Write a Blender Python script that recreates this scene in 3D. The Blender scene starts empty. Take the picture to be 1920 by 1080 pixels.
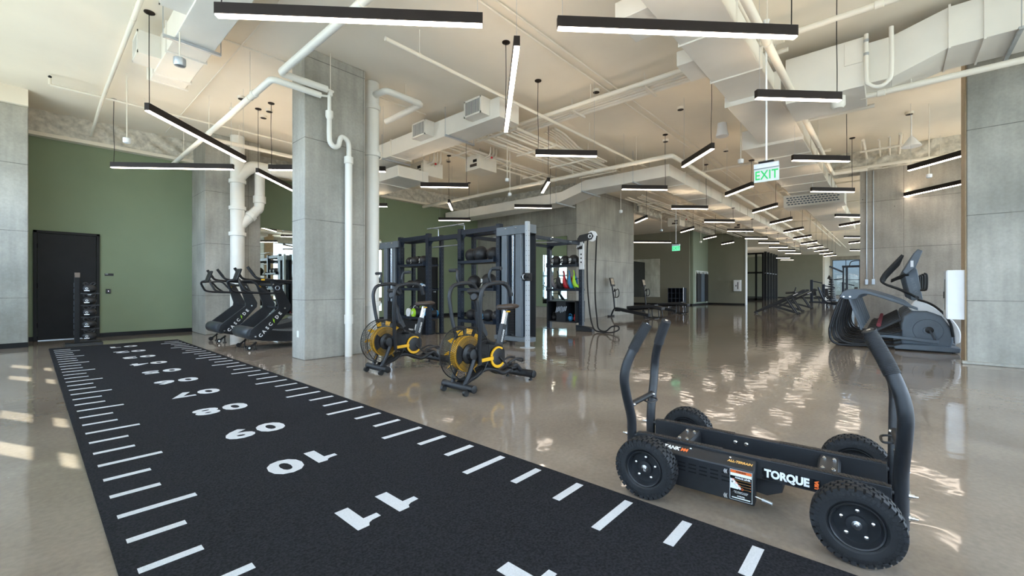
import bpy, bmesh, math, random
from mathutils import Vector, Matrix, Euler
random.seed(7)
PI = math.pi
S = bpy.context.scene
COL = S.collection

# ------------------------------------------------------------------ camera
CAM_H = 1.2
YAW = math.radians(41.5)              # heading measured from +X (the long axis of the hall)
cam_d = bpy.data.cameras.new('camera'); cam_d.sensor_width = 36.0; cam_d.lens = 15.0
cam_d.clip_start = 0.05; cam_d.clip_end = 300
cam = bpy.data.objects.new('camera', cam_d); COL.objects.link(cam)
cam.location = (0, 0, CAM_H); cam.rotation_euler = (PI / 2, 0, YAW - PI / 2)
S.camera = cam

# ------------------------------------------------------------------ exposure
S.view_settings.view_transform = 'Standard'; S.view_settings.look = 'None'
S.view_settings.exposure = 0.90; S.view_settings.gamma = 1.0
S.view_settings.use_curve_mapping = False

# ------------------------------------------------------------------ sky
SKY_STRENGTH = 7.2
W = bpy.data.worlds.new('sky'); S.world = W; W.use_nodes = True
_n = W.node_tree.nodes; _l = W.node_tree.links
_bg = _n['Background']; _bg.inputs['Strength'].default_value = SKY_STRENGTH
_tc = _n.new('ShaderNodeTexCoord'); _sp = _n.new('ShaderNodeSeparateXYZ'); _cr = _n.new('ShaderNodeValToRGB')
_l.new(_tc.outputs['Generated'], _sp.inputs[0]); _l.new(_sp.outputs['Z'], _cr.inputs[0]); _l.new(_cr.outputs[0], _bg.inputs[0])
_cr.color_ramp.elements[0].position = 0.0; _cr.color_ramp.elements[0].color = (0.34, 0.35, 0.33, 1)
_cr.color_ramp.elements[1].position = 0.6; _cr.color_ramp.elements[1].color = (0.70, 0.82, 1.12, 1)
_e = _cr.color_ramp.elements.new(0.04); _e.color = (0.40, 0.47, 0.57, 1)
_e = _cr.color_ramp.elements.new(0.25); _e.color = (0.64, 0.76, 0.98, 1)

# ------------------------------------------------------------------ sun (slips under the added canopy through the low west windows)
sun_d = bpy.data.lights.new('sun', 'SUN'); sun_d.energy = 12.0; sun_d.angle = math.radians(0.5); sun_d.color = (1.0, 0.96, 0.88)
sun = bpy.data.objects.new('sun', sun_d); COL.objects.link(sun)
sun.rotation_euler = Vector((1.0, -2.2, -1.65)).to_track_quat('-Z', 'Y').to_euler()

LAMP = 9.5                             # radiance of the lamp diffusers
PORTALS = []                           # sky portals are placed with the windows

# ------------------------------------------------------------------ view geometry helpers (true world positions from known planes)
FWD = Vector((math.cos(YAW), math.sin(YAW), 0)); RGT = Vector((math.sin(YAW), -math.cos(YAW), 0))
def ray(px, py): return FWD + RGT * ((px - 960) / 800.0) + Vector((0, 0, (540 - py) / 800.0))
EYE = Vector((0, 0, CAM_H))
def on_z(px, py, z): r = ray(px, py); return EYE + r * ((z - CAM_H) / r.z)
def on_x(px, py, x): r = ray(px, py); return EYE + r * (x / r.x)
def on_y(px, py, y): r = ray(px, py); return EYE + r * (y / r.y)

# ------------------------------------------------------------------ materials
MATS = {}
def mat(name, col, rough=0.5, metal=0.0, var=0.08, scale=6.0, bump=0.0, bscale=60.0, spec=0.5, emit=None, estr=0.0, coat=0.0):
    if name in MATS: return MATS[name]
    m = bpy.data.materials.new(name); m.use_nodes = True
    n = m.node_tree.nodes; l = m.node_tree.links; b = n['Principled BSDF']
    b.inputs['Roughness'].default_value = rough; b.inputs['Metallic'].default_value = metal
    b.inputs['Specular IOR Level'].default_value = spec; b.inputs['Coat Weight'].default_value = coat
    tc = n.new('ShaderNodeTexCoord')
    nz = n.new('ShaderNodeTexNoise'); nz.inputs['Scale'].default_value = scale; nz.inputs['Detail'].default_value = 4
    l.new(tc.outputs['Object'], nz.inputs['Vector'])
    rp = n.new('ShaderNodeValToRGB'); l.new(nz.outputs['Fac'], rp.inputs[0])
    rp.color_ramp.elements[0].position = 0.3; rp.color_ramp.elements[1].position = 0.7
    rp.color_ramp.elements[0].color = tuple(c * (1 - var) for c in col) + (1,)
    rp.color_ramp.elements[1].color = tuple(min(1, c * (1 + var)) for c in col) + (1,)
    l.new(rp.outputs[0], b.inputs['Base Color'])
    if bump:
        nb = n.new('ShaderNodeTexNoise'); nb.inputs['Scale'].default_value = bscale; nb.inputs['Detail'].default_value = 3
        l.new(tc.outputs['Object'], nb.inputs['Vector'])
        bp = n.new('ShaderNodeBump'); bp.inputs['Strength'].default_value = bump; bp.inputs['Distance'].default_value = 0.01
        l.new(nb.outputs['Fac'], bp.inputs['Height']); l.new(bp.outputs[0], b.inputs['Normal'])
    if emit:
        b.inputs['Emission Color'].default_value = tuple(emit) + (1,); b.inputs['Emission Strength'].default_value = estr
    MATS[name] = m
    return m

def concrete(name, base, joints=True):
    m = bpy.data.materials.new(name); m.use_nodes = True
    n = m.node_tree.nodes; l = m.node_tree.links; b = n['Principled BSDF']
    b.inputs['Roughness'].default_value = 0.75
    tc = n.new('ShaderNodeTexCoord')
    def noise(scale, det, mapping=None):
        z = n.new('ShaderNodeTexNoise'); z.inputs['Scale'].default_value = scale; z.inputs['Detail'].default_value = det
        if mapping:
            mp = n.new('ShaderNodeMapping'); mp.inputs['Scale'].default_value = mapping
            l.new(tc.outputs['Object'], mp.inputs[0]); l.new(mp.outputs[0], z.inputs['Vector'])
        else: l.new(tc.outputs['Object'], z.inputs['Vector'])
        return z
    def ramp(src, p0, c0, p1, c1):
        r = n.new('ShaderNodeValToRGB'); l.new(src, r.inputs[0])
        r.color_ramp.elements[0].position = p0; r.color_ramp.elements[0].color = (c0, c0, c0, 1)
        r.color_ramp.elements[1].position = p1; r.color_ramp.elements[1].color = (c1, c1, c1, 1)
        return r.outputs[0]
    def mul(a, bb):
        x = n.new('ShaderNodeMix'); x.data_type = 'RGBA'; x.blend_type = 'MULTIPLY'; x.inputs[0].default_value = 1
        l.new(a, x.inputs[6]); l.new(bb, x.inputs[7]); return x.outputs[2]
    big = ramp(noise(1.1, 5).outputs['Fac'], 0.3, 0.70, 0.70, 1.14)
    stk = ramp(noise(3.0, 3, (3.0, 3.0, 0.25)).outputs['Fac'], 0.3, 0.88, 0.65, 1.05)
    fine = ramp(noise(26, 4).outputs['Fac'], 0.3, 0.92, 0.7, 1.05)
    rgb = n.new('ShaderNodeRGB'); rgb.outputs[0].default_value = tuple(base) + (1,)
    c = mul(mul(mul(rgb.outputs[0], big), stk), fine)
    if joints:                       # formwork seams: a level seam every 1.35 m and an upright one every 0.9 m, plus tie holes
        sp = n.new('ShaderNodeSeparateXYZ'); l.new(tc.outputs['Object'], sp.inputs[0])
        def seam(sock, pitch, off, wid):
            a = n.new('ShaderNodeMath'); a.operation = 'ADD'; a.inputs[1].default_value = off; l.new(sock, a.inputs[0])
            f = n.new('ShaderNodeMath'); f.operation = 'PINGPONG'; f.inputs[1].default_value = pitch / 2; l.new(a.outputs[0], f.inputs[0])
            g = n.new('ShaderNodeMath'); g.operation = 'LESS_THAN'; g.inputs[1].default_value = wid; l.new(f.outputs[0], g.inputs[0])
            return g.outputs[0]
        s1 = seam(sp.outputs['Z'], 1.35, 0.35, 0.006)
        ad = n.new('ShaderNodeMath'); ad.operation = 'ADD'; l.new(sp.outputs['X'], ad.inputs[0]); l.new(sp.outputs['Y'], ad.inputs[1])
        s2 = seam(ad.outputs[0], 1.15, 0.2, 0.005)
        mx = n.new('ShaderNodeMath'); mx.operation = 'MAXIMUM'; l.new(s1, mx.inputs[0]); l.new(s2, mx.inputs[1])
        br = n.new('ShaderNodeTexNoise'); br.inputs['Scale'].default_value = 2.3; l.new(tc.outputs['Object'], br.inputs['Vector'])
        gt = n.new('ShaderNodeMath'); gt.operation = 'MULTIPLY'; l.new(mx.outputs[0], gt.inputs[0]); l.new(br.outputs['Fac'], gt.inputs[1])
        iv = n.new('ShaderNodeMath'); iv.operation = 'SUBTRACT'; iv.inputs[0].default_value = 1.0; l.new(gt.outputs[0], iv.inputs[1])
        c = mul(c, iv.outputs[0])
        vo = n.new('ShaderNodeTexVoronoi'); vo.inputs['Scale'].default_value = 1.3; l.new(tc.outputs['Object'], vo.inputs['Vector'])
        hole = n.new('ShaderNodeMath'); hole.operation = 'GREATER_THAN'; hole.inputs[1].default_value = 0.022; l.new(vo.outputs['Distance'], hole.inputs[0])
        h2 = n.new('ShaderNodeMath'); h2.operation = 'MAXIMUM'; h2.inputs[1].default_value = 0.35; l.new(hole.outputs[0], h2.inputs[0])
        c = mul(c, h2.outputs[0])
    l.new(c, b.inputs['Base Color'])
    nb = noise(14, 5); bp = n.new('ShaderNodeBump'); bp.inputs['Strength'].default_value = 0.25; bp.inputs['Distance'].default_value = 0.01
    l.new(nb.outputs['Fac'], bp.inputs['Height']); l.new(bp.outputs[0], b.inputs['Normal'])
    MATS[name] = m
    return m

def floor_mat():
    m = bpy.data.materials.new('polished_concrete'); m.use_nodes = True
    n = m.node_tree.nodes; l = m.node_tree.links; b = n['Principled BSDF']
    tc = n.new('ShaderNodeTexCoord')
    def noise(scale, det, dist=0.0):
        z = n.new('ShaderNodeTexNoise'); z.inputs['Scale'].default_value = scale; z.inputs['Detail'].default_value = det
        z.inputs['Distortion'].default_value = dist
        l.new(tc.outputs['Object'], z.inputs['Vector']); return z
    r1 = n.new('ShaderNodeValToRGB'); l.new(noise(0.9, 7, 0.6).outputs['Fac'], r1.inputs[0])
    r1.color_ramp.elements[0].position = 0.3; r1.color_ramp.elements[0].color = (0.198, 0.160, 0.126, 1)
    r1.color_ramp.elements[1].position = 0.7; r1.color_ramp.elements[1].color = (0.298, 0.246, 0.196, 1)
    r2 = n.new('ShaderNodeValToRGB'); l.new(noise(34, 5).outputs['Fac'], r2.inputs[0])
    r2.color_ramp.elements[0].position = 0.25; r2.color_ramp.elements[0].color = (0.88, 0.88, 0.88, 1)
    r2.color_ramp.elements[1].position = 0.72; r2.color_ramp.elements[1].color = (1.08, 1.08, 1.08, 1)
    x = n.new('ShaderNodeMix'); x.data_type = 'RGBA'; x.blend_type = 'MULTIPLY'; x.inputs[0].default_value = 1
    l.new(r1.outputs[0], x.inputs[6]); l.new(r2.outputs[0], x.inputs[7])
    # pale chips and scuffs
    r3 = n.new('ShaderNodeValToRGB'); l.new(noise(7.5, 9, 0.3).outputs['Fac'], r3.inputs[0])
    r3.color_ramp.elements[0].position = 0.74; r3.color_ramp.elements[0].color = (0, 0, 0, 1)
    r3.color_ramp.elements[1].position = 0.78; r3.color_ramp.elements[1].color = (1, 1, 1, 1)
    y = n.new('ShaderNodeMix'); y.data_type = 'RGBA'; l.new(r3.outputs[0], y.inputs[0]); l.new(x.outputs[2], y.inputs[6]); y.inputs[7].default_value = (0.5, 0.48, 0.44, 1)
    l.new(y.outputs[2], b.inputs['Base Color'])
    rr = n.new('ShaderNodeMapRange'); rr.inputs['To Min'].default_value = 0.035; rr.inputs['To Max'].default_value = 0.085
    l.new(noise(2.2, 5).outputs['Fac'], rr.inputs['Value']); l.new(rr.outputs[0], b.inputs['Roughness'])
    b.inputs['IOR'].default_value = 1.55; b.inputs['Specular IOR Level'].default_value = 0.38
    bp = n.new('ShaderNodeBump'); bp.inputs['Strength'].default_value = 0.115; bp.inputs['Distance'].default_value = 0.02
    l.new(noise(5.5, 1.3, 0.3).outputs['Fac'], bp.inputs['Height']); l.new(bp.outputs[0], b.inputs['Normal'])
    MATS['floor'] = m
    return m

def glass_mat():
    m = bpy.data.materials.new('window_glass'); m.use_nodes = True
    n = m.node_tree.nodes; l = m.node_tree.links; n.remove(n['Principled BSDF'])
    t = n.new('ShaderNodeBsdfTransparent'); t.inputs[0].default_value = (0.93, 0.97, 0.96, 1)
    g = n.new('ShaderNodeBsdfGlossy'); g.inputs['Roughness'].default_value = 0.02
    mx = n.new('ShaderNodeMixShader'); mx.inputs[0].default_value = 0.05; l.new(t.outputs[0], mx.inputs[1]); l.new(g.outputs[0], mx.inputs[2])
    l.new(mx.outputs[0], n['Material Output'].inputs[0]); MATS['glass'] = m
    return m

def dimmed_mat():  # darker copy of the glass, dims the bright sky in the east windows
    m = MATS['glass'].copy(); m.name = 'dimmed_glass'; m.node_tree.nodes['Transparent BSDF'].inputs[0].default_value = (0.22, 0.25, 0.26, 1); return m
M_FLOOR = floor_mat(); M_GLASS = glass_mat(); M_DIMGLASS = dimmed_mat()
M_CONC = concrete('board_concrete', (0.385, 0.37, 0.325))
M_CONC_W = concrete('warm_concrete', (0.40, 0.36, 0.31))
M_CEIL = mat('ceiling_paint', (0.84, 0.765, 0.645), 0.8, var=0.03, scale=1.2, bump=0.08, bscale=8)
M_CREAM = mat('cream_paint', (0.80, 0.74, 0.64), 0.5, var=0.03, scale=3)
M_DUCT = mat('duct_paint', (0.78, 0.74, 0.67), 0.42, var=0.04, scale=2)
M_WPIPE = mat('white_pvc', (0.80, 0.78, 0.72), 0.38, var=0.02)
M_GREEN = mat('sage_green_paint', (0.215, 0.262, 0.160), 0.7, var=0.03, scale=1.5, bump=0.05, bscale=90)
M_GREEND = mat('grey_green_paint', (0.240, 0.232, 0.172), 0.7, var=0.03, scale=1.5)
M_GREEN_LIT = mat('lit_green_paint', (0.26, 0.30, 0.22), 0.7, var=0.03, scale=1.5)  # lighter hall green: the light on the return wall put into its colour
M_SPRAY = mat('sprayed_fireproofing', (0.62, 0.58, 0.50), 0.95, var=0.25, scale=9, bump=1.0, bscale=14)
M_BLACK = mat('black_paint', (0.008, 0.008, 0.009), 0.5, var=0.2, scale=4, spec=0.25)
M_POWDER = mat('black_powder_coat', (0.0125, 0.0140, 0.0175), 0.45, var=0.15, scale=30, bump=0.05, bscale=400)
M_NAVY = mat('dark_navy_steel', (0.011, 0.017, 0.030), 0.36, var=0.15, scale=6, spec=0.4)
M_RUBBER = mat('tyre_rubber', (0.010, 0.0112, 0.014), 0.62, var=0.2, scale=20, bump=0.15, bscale=120)
M_PLASTIC = mat('black_plastic', (0.010, 0.010, 0.011), 0.42, var=0.15, scale=10, spec=0.4)
M_GREYP = mat('slate_grey_plastic', (0.105, 0.130, 0.160), 0.38, var=0.1, scale=5)
M_CHROME = mat('bright_steel', (0.75, 0.76, 0.78), 0.22, 1.0, var=0.05)
M_GALV = mat('brushed_zinc', (0.50, 0.53, 0.57), 0.38, 0.85, var=0.08, scale=12)
M_SILVER = mat('silver_paint', (0.16, 0.185, 0.21), 0.42, 0.2, var=0.05)
M_POST = mat('pale_steel', (0.50, 0.53, 0.55), 0.4, 0.3, var=0.05)
M_WHITE = mat('white_print', (0.82, 0.82, 0.80), 0.6, var=0.02)
M_WHITEP = mat('white_enamel', (0.84, 0.85, 0.86), 0.35, var=0.02)
M_YELLOW = mat('yellow_plastic', (0.80, 0.42, 0.01), 0.42, var=0.06)
M_MUSTARD = mat('mustard_plastic', (0.40, 0.21, 0.008), 0.5, var=0.08)
M_ORANGE = mat('orange_print', (0.85, 0.16, 0.03), 0.5, var=0.03)
M_GOLD = mat('gold_print', (0.75, 0.40, 0.10), 0.5, var=0.03)
M_LIME = mat('lime_print', (0.42, 0.75, 0.03), 0.5, var=0.05)
M_RED = mat('red_vinyl', (0.55, 0.02, 0.03), 0.45, var=0.1)
M_MAROON = mat('maroon_plastic', (0.22, 0.008, 0.02), 0.45, var=0.1)
M_BLUE = mat('blue_vinyl', (0.04, 0.28, 0.55), 0.45, var=0.1)
M_GREYV = mat('grey_vinyl', (0.22, 0.20, 0.21), 0.5, var=0.1)
M_VINYL = mat('black_vinyl', (0.016, 0.016, 0.018), 0.5, var=0.15, bump=0.2, bscale=60)
M_SADDLE = mat('brown_black_vinyl', (0.05, 0.035, 0.028), 0.45, var=0.1)
M_WOOD = mat('raw_plywood_edge', (0.50, 0.38, 0.24), 0.6, var=0.12, scale=10)
M_ROPE = mat('black_rope', (0.015, 0.014, 0.014), 0.8, bump=0.6, bscale=150)
M_LAMP = mat('lamp_diffuser', (0.9, 0.9, 0.88), 0.4, emit=(1.0, 0.85, 0.70), estr=LAMP)
M_UPLIGHT = mat('uplight_diffuser', (0.9, 0.9, 0.88), 0.4, emit=(1.0, 0.79, 0.56), estr=LAMP * 1.6)
M_LAMPBODY = mat('lamp_housing', (0.018, 0.012, 0.010), 0.5, var=0.1, spec=0.25)
M_EXIT = mat('exit_letters', (0.0, 0.35, 0.08), 0.4, emit=(0.0, 0.5, 0.10), estr=0.3)
M_EXITP = mat('exit_panel', (0.62, 0.68, 0.66), 0.15, var=0.02)
M_MIRROR = mat('mirror_silver', (0.80, 0.86, 0.82), 0.015, 1.0, var=0.0)
M_TURF = mat('black_turf', (0.023, 0.023, 0.027), 0.95, var=0.5, scale=90, bump=0.9, bscale=260, spec=0.1)
M_TURFW = mat('white_turf', (0.72, 0.72, 0.74), 0.95, var=0.08, scale=120, bump=0.9, bscale=260, spec=0.1)
def film_mat():  # for the film added to the west panes, spreads daylight inside
    m = bpy.data.materials.new('added_film'); m.use_nodes = True
    n = m.node_tree.nodes; l = m.node_tree.links; n.remove(n['Principled BSDF'])
    t = n.new('ShaderNodeBsdfTranslucent'); t.inputs[0].default_value = (0.80, 0.88, 0.95, 1)
    d = n.new('ShaderNodeBsdfDiffuse'); d.inputs[0].default_value = (0.75, 0.78, 0.80, 1)
    z = n.new('ShaderNodeTexNoise'); z.inputs['Scale'].default_value = 40; r = n.new('ShaderNodeMapRange'); r.inputs['To Min'].default_value = 0.28; r.inputs['To Max'].default_value = 0.34
    l.new(z.outputs['Fac'], r.inputs['Value'])
    mx = n.new('ShaderNodeMixShader'); l.new(r.outputs[0], mx.inputs[0]); l.new(t.outputs[0], mx.inputs[1]); l.new(d.outputs[0], mx.inputs[2])
    l.new(mx.outputs[0], n['Material Output'].inputs[0]); return m
M_ADDFILM = film_mat()
M_DRUM = mat('drum_plastic', (0.035, 0.040, 0.047), 0.4, var=0.1)
M_CAPB = mat('brown_cap', (0.16, 0.12, 0.09), 0.5, var=0.1)
M_DARKGL = mat('dark_screen', (0.01, 0.011, 0.013), 0.12, var=0.1)
# ------------------------------------------------------------------ mesh collector
def frame_of(d):
    d = d.normalized(); a = Vector((0, 0, 1)) if abs(d.z) < 0.95 else Vector((1, 0, 0))
    u = d.cross(a).normalized(); return u, d.cross(u).normalized()
def catmull(pts, n, closed=False):
    P = [Vector(p) for p in pts]; out = []; k = len(P)
    if n <= 1 or k < 3: return P
    for i in range(k if closed else k - 1):
        if closed: a, b, c, d = P[(i - 1) % k], P[i], P[(i + 1) % k], P[(i + 2) % k]
        else:
            b, c = P[i], P[i + 1]
            a = P[i - 1] if i else b * 2 - c
            d = P[i + 2] if i + 2 < k else c * 2 - b
        for j in range(n):
            t = j / n
            out.append(0.5 * ((2 * b) + (c - a) * t + (2 * a - 5 * b + 4 * c - d) * t * t + (3 * b - a - 3 * c + d) * t ** 3))
    if not closed: out.append(P[-1])
    return out

class MB:
    def __init__(s): s.v = []; s.f = []
    def add(s, vs, fs, m=None):
        o = len(s.v)
        s.v += [tuple(m @ Vector(p)) for p in vs] if m is not None else [tuple(p) for p in vs]
        s.f += [tuple(i + o for i in f) for f in fs]; return s
    def box(s, x0, y0, z0, x1, y1, z1, m=None):
        vs = [(x0, y0, z0), (x1, y0, z0), (x1, y1, z0), (x0, y1, z0), (x0, y0, z1), (x1, y0, z1), (x1, y1, z1), (x0, y1, z1)]
        return s.add(vs, [(0, 3, 2, 1), (4, 5, 6, 7), (0, 1, 5, 4), (1, 2, 6, 5), (2, 3, 7, 6), (3, 0, 4, 7)], m)
    def cbox(s, c, sx, sy, sz, m=None):
        x, y, z = c; return s.box(x - sx / 2, y - sy / 2, z - sz / 2, x + sx / 2, y + sy / 2, z + sz / 2, m)
    def bar(s, a, b, w, h, up=(0, 0, 1)):              # rectangular bar from a to b, h along up
        a = Vector(a); b = Vector(b); d = (b - a).normalized(); up = Vector(up)
        if abs(d.dot(up)) > 0.98: up = Vector((1, 0, 0))
        u = d.cross(up).normalized() * (w / 2); t = u.cross(d).normalized() * (h / 2)
        vs = [a - u - t, a + u - t, a + u + t, a - u + t, b - u - t, b + u - t, b + u + t, b - u + t]
        return s.add(vs, [(0, 1, 2, 3), (7, 6, 5, 4), (4, 5, 1, 0), (5, 6, 2, 1), (6, 7, 3, 2), (7, 4, 0, 3)])
    def tube(s, pts, r, seg=10, sm=1, closed=False, caps=True):
        P = catmull(pts, sm, closed); k = len(P); rs = r if isinstance(r, (list, tuple)) else None
        base = len(s.v); u = None
        for i, p in enumerate(P):
            if closed: d = P[(i + 1) % k] - P[i - 1]
            else: d = P[min(i + 1, k - 1)] - P[max(i - 1, 0)]
            d = d.normalized() if d.length > 1e-9 else Vector((0, 0, 1))
            if u is None: u, w = frame_of(d)
            else:
                u = (u - d * u.dot(d))
                u = u.normalized() if u.length > 1e-6 else frame_of(d)[0]
                w = d.cross(u)
            rr = r if rs is None else rs[0] + (rs[-1] - rs[0]) * i / (k - 1) if len(rs) == 2 else rs[i]
            for j in range(seg):
                a = 2 * PI * j / seg
                s.v.append(tuple(p + u * (math.cos(a) * rr) + w * (math.sin(a) * rr)))
        n = k if closed else k - 1
        for i in range(n):
            for j in range(seg):
                a = base + i * seg + j; b = base + i * seg + (j + 1) % seg
                c = base + ((i + 1) % k) * seg + (j + 1) % seg; e = base + ((i + 1) % k) * seg + j
                s.f.append((a, b, c, e))
        if caps and not closed:
            s.f.append(tuple(base + j for j in reversed(range(seg))))
            s.f.append(tuple(base + (k - 1) * seg + j for j in range(seg)))
        return s
    def cyl(s, a, b, r, seg=16, r2=None):
        return s.tube([a, b], r if r2 is None else [r, r2], seg)
    def lathe(s, prof, c, axis, seg=32, close=False, caps=True):   # prof: (radius, along)
        c = Vector(c); ax = Vector(axis).normalized(); u, w = frame_of(ax); base = len(s.v); k = len(prof)
        for (r, h) in prof:
            for j in range(seg):
                a = 2 * PI * j / seg
                s.v.append(tuple(c + ax * h + u * (math.cos(a) * r) + w * (math.sin(a) * r)))
        for i in range(k if close else k - 1):
            for j in range(seg):
                a = base + i * seg + j; b = base + i * seg + (j + 1) % seg
                e = base + ((i + 1) % k) * seg + j; d = base + ((i + 1) % k) * seg + (j + 1) % seg
                s.f.append((a, b, d, e))
        if not close and caps:
            if prof[0][0] > 1e-6: s.f.append(tuple(base + j for j in reversed(range(seg))))
            if prof[-1][0] > 1e-6: s.f.append(tuple(base + (k - 1) * seg + j for j in range(seg)))
        return s
    def ball(s, c, rx, ry=None, rz=None, seg=20, rings=12, m=None):
        ry = ry or rx; rz = rz or rx; c = Vector(c); vs = []; fs = []
        vs.append(Vector((0, 0, -rz)) + c)
        for i in range(1, rings):
            t = -PI / 2 + PI * i / rings
            for j in range(seg):
                a = 2 * PI * j / seg
                vs.append(Vector((math.cos(t) * math.cos(a) * rx, math.cos(t) * math.sin(a) * ry, math.sin(t) * rz)) + c)
        vs.append(Vector((0, 0, rz)) + c); top = len(vs) - 1
        for j in range(seg): fs.append((0, 1 + (j + 1) % seg, 1 + j))
        for i in range(rings - 2):
            for j in range(seg):
                a = 1 + i * seg + j; b = 1 + i * seg + (j + 1) % seg
                fs.append((a, b, b + seg, a + seg))
        o = 1 + (rings - 2) * seg
        for j in range(seg): fs.append((o + j, o + (j + 1) % seg, top))
        return s.add(vs, fs, m)
    def prism(s, poly, plane, a, b):                    # poly in plane 'xz','yz','xy', extruded from a to b on the other axis
        def P(p, h): return {'xz': (p[0], h, p[1]), 'yz': (h, p[0], p[1]), 'xy': (p[0], p[1], h)}[plane]
        k = len(poly); vs = [P(p, a) for p in poly] + [P(p, b) for p in poly]
        fs = [tuple(range(k)), tuple(range(2 * k - 1, k - 1, -1))] + [(i, i + k, (i + 1) % k + k, (i + 1) % k) for i in range(k)]
        return s.add(vs, fs)
    def ring(s, c, axis, R, r, seg=40, sub=8):
        c = Vector(c); u, w = frame_of(Vector(axis))
        return s.tube([c + u * (math.cos(2 * PI * i / seg) * R) + w * (math.sin(2 * PI * i / seg) * R) for i in range(seg)], r, sub, 1, True)
    def build(s, name, m, parent=None, bevel=0.0, smooth=True, angle=38, seg=2):
        me = bpy.data.meshes.new(name); me.from_pydata(s.v, [], s.f); me.update()
        bm = bmesh.new(); bm.from_mesh(me); bmesh.ops.recalc_face_normals(bm, faces=bm.faces); bm.to_mesh(me); bm.free()
        if smooth:
            for p in me.polygons: p.use_smooth = True
            me.set_sharp_from_angle(angle=math.radians(angle))
        me.materials.append(m)
        o = bpy.data.objects.new(name, me); COL.objects.link(o)
        if parent: o.parent = parent
        if bevel:
            bv = o.modifiers.new('edge', 'BEVEL'); bv.width = bevel; bv.segments = seg; bv.limit_method = 'ANGLE'; bv.angle_limit = math.radians(40)
            bv.harden_normals = False
        return o

def tag(o, label=None, cat=None, group=None, kind=None):
    if label: o['label'] = label
    if cat: o['category'] = cat
    if group: o['group'] = group
    if kind: o['kind'] = kind
    return o
def struct(o): o['kind'] = 'structure'; return o
def thing(name, label, cat, loc=(0, 0, 0), rz=0.0, group=None):
    o = bpy.data.objects.new(name, None); COL.objects.link(o); o.empty_display_size = 0.1
    o.location = loc; o.rotation_euler = (0, 0, rz)
    return tag(o, label, cat, group)
def copy_tree(o, parent=None):
    kids = [c for c in bpy.data.objects if c.parent == o]
    c = o.copy(); COL.objects.link(c)
    if parent: c.parent = parent
    for k in kids: copy_tree(k, c)
    return c
def text(body, size, m, parent, mtx, name='lettering', bold=0.0, xs=1.0, extrude=0.0008, shear=0.0, spacing=1.0):
    cu = bpy.data.curves.new(name, 'FONT'); cu.body = body; cu.size = size; cu.align_x = 'CENTER'; cu.align_y = 'CENTER'
    cu.offset = bold; cu.extrude = extrude; cu.shear = shear; cu.space_character = spacing; cu.resolution_u = 3; cu.fill_mode = 'BOTH'
    t = bpy.data.objects.new(name + '_curve', cu)
    me = bpy.data.meshes.new_from_object(t); bpy.data.objects.remove(t); bpy.data.curves.remove(cu)
    me.transform(Matrix.Diagonal((xs, 1, 1, 1))); me.transform(mtx); me.name = name
    me.materials.clear(); me.materials.append(m)
    o = bpy.data.objects.new(name, me); COL.objects.link(o)
    if parent: o.parent = parent
    return o
def face_mtx(c, right, up):            # text plane: right and up directions, centre c
    r = Vector(right).normalized(); u = Vector(up).normalized(); n = r.cross(u)
    m = Matrix((r, u, n)).transposed().to_4x4(); m.translation = Vector(c); return m
ORD = ['first', 'second', 'third', 'fourth', 'fifth', 'sixth', 'seventh', 'eighth', 'ninth', 'tenth', 'eleventh', 'twelfth', 'thirteenth']
# ------------------------------------------------------------------ the room shell  (x runs down the hall, y towards the green wall)
CZ = 5.2
struct(MB().box(-1.4, -7.4, -0.12, 70, 18, 0.0).build('floor', M_FLOOR, smooth=False))
struct(MB().box(-1.4, -7.4, CZ, 70, 18, CZ + 0.2).build('ceiling', M_CEIL, smooth=False))
def wall(name, x0, y0, z0, x1, y1, z1, m): return struct(MB().box(x0, y0, z0, x1, y1, z1).build(name, m, smooth=False))
wall('wall_north', -1.3, 14.45, 0, 13.9, 14.7, 4.68, M_GREEN)
wall('wall_core', 13.9, 9.0, 0, 18.8, 14.7, CZ, M_CONC)
wall('wall_hall_back', 18.8, 15.8, 0, 30.3, 16.0, CZ, M_CONC_W)
wall('wall_hall_dark', 30.3, 10.4, 0, 30.5, 16.0, CZ, M_GREEND)
wall('wall_hall_return', 30.5, 10.2, 0, 34.0, 10.4, CZ, M_GREEN_LIT)
wall('wall_hall_wing', 33.7, 7.68, 0, 34.0, 10.2, CZ, M_GREEND)
struct(MB().box(33.66, 7.62, 0, 34.04, 7.68, CZ).build('trim_1', M_WHITEP, smooth=False))
wall('wall_hall_side', 34.0, 10.6, 0, 46.5, 10.8, CZ, M_GREEND)
wall('wall_far', 62, 5.9, 0, 62.3, 16, CZ, M_GREEND)
wall('wall_far_return', 62, 5.7, 0, 68, 5.9, CZ, M_CREAM)
wall('wall_room_behind', 46.5, 16.0, 0, 62, 16.2, CZ, M_GREEND)
wall('wall_cross', 16.2, -7.0, 0, 16.7, 0.65, 4.62, M_CONC_W)
# piers
def pier(name, x0, y0, x1, y1, z1=CZ, m=None): return struct(MB().box(x0, y0, 0, x1, y1, z1).build(name, m or M_CONC, bevel=0.012))
pier('column_west', -1.3, 13.1, -0.02, 14.44, 4.87)
pier('column_near', 3.01, 7.24, 4.10, 7.75)
pier('column_back', 2.97, 13.1, 4.25, 14.44)
pier('column_east', 9.86, -3.2, 10.42, -0.92)
struct(MB().box(9.9, -0.93, 0, 10.42, -0.905, CZ).build('trim_2', M_WOOD, smooth=False))
struct(MB().box(9.78, -3.2, 0, 9.9, -0.86, 0.045).build('baseboard_column', M_CONC, bevel=0.01))
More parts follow.
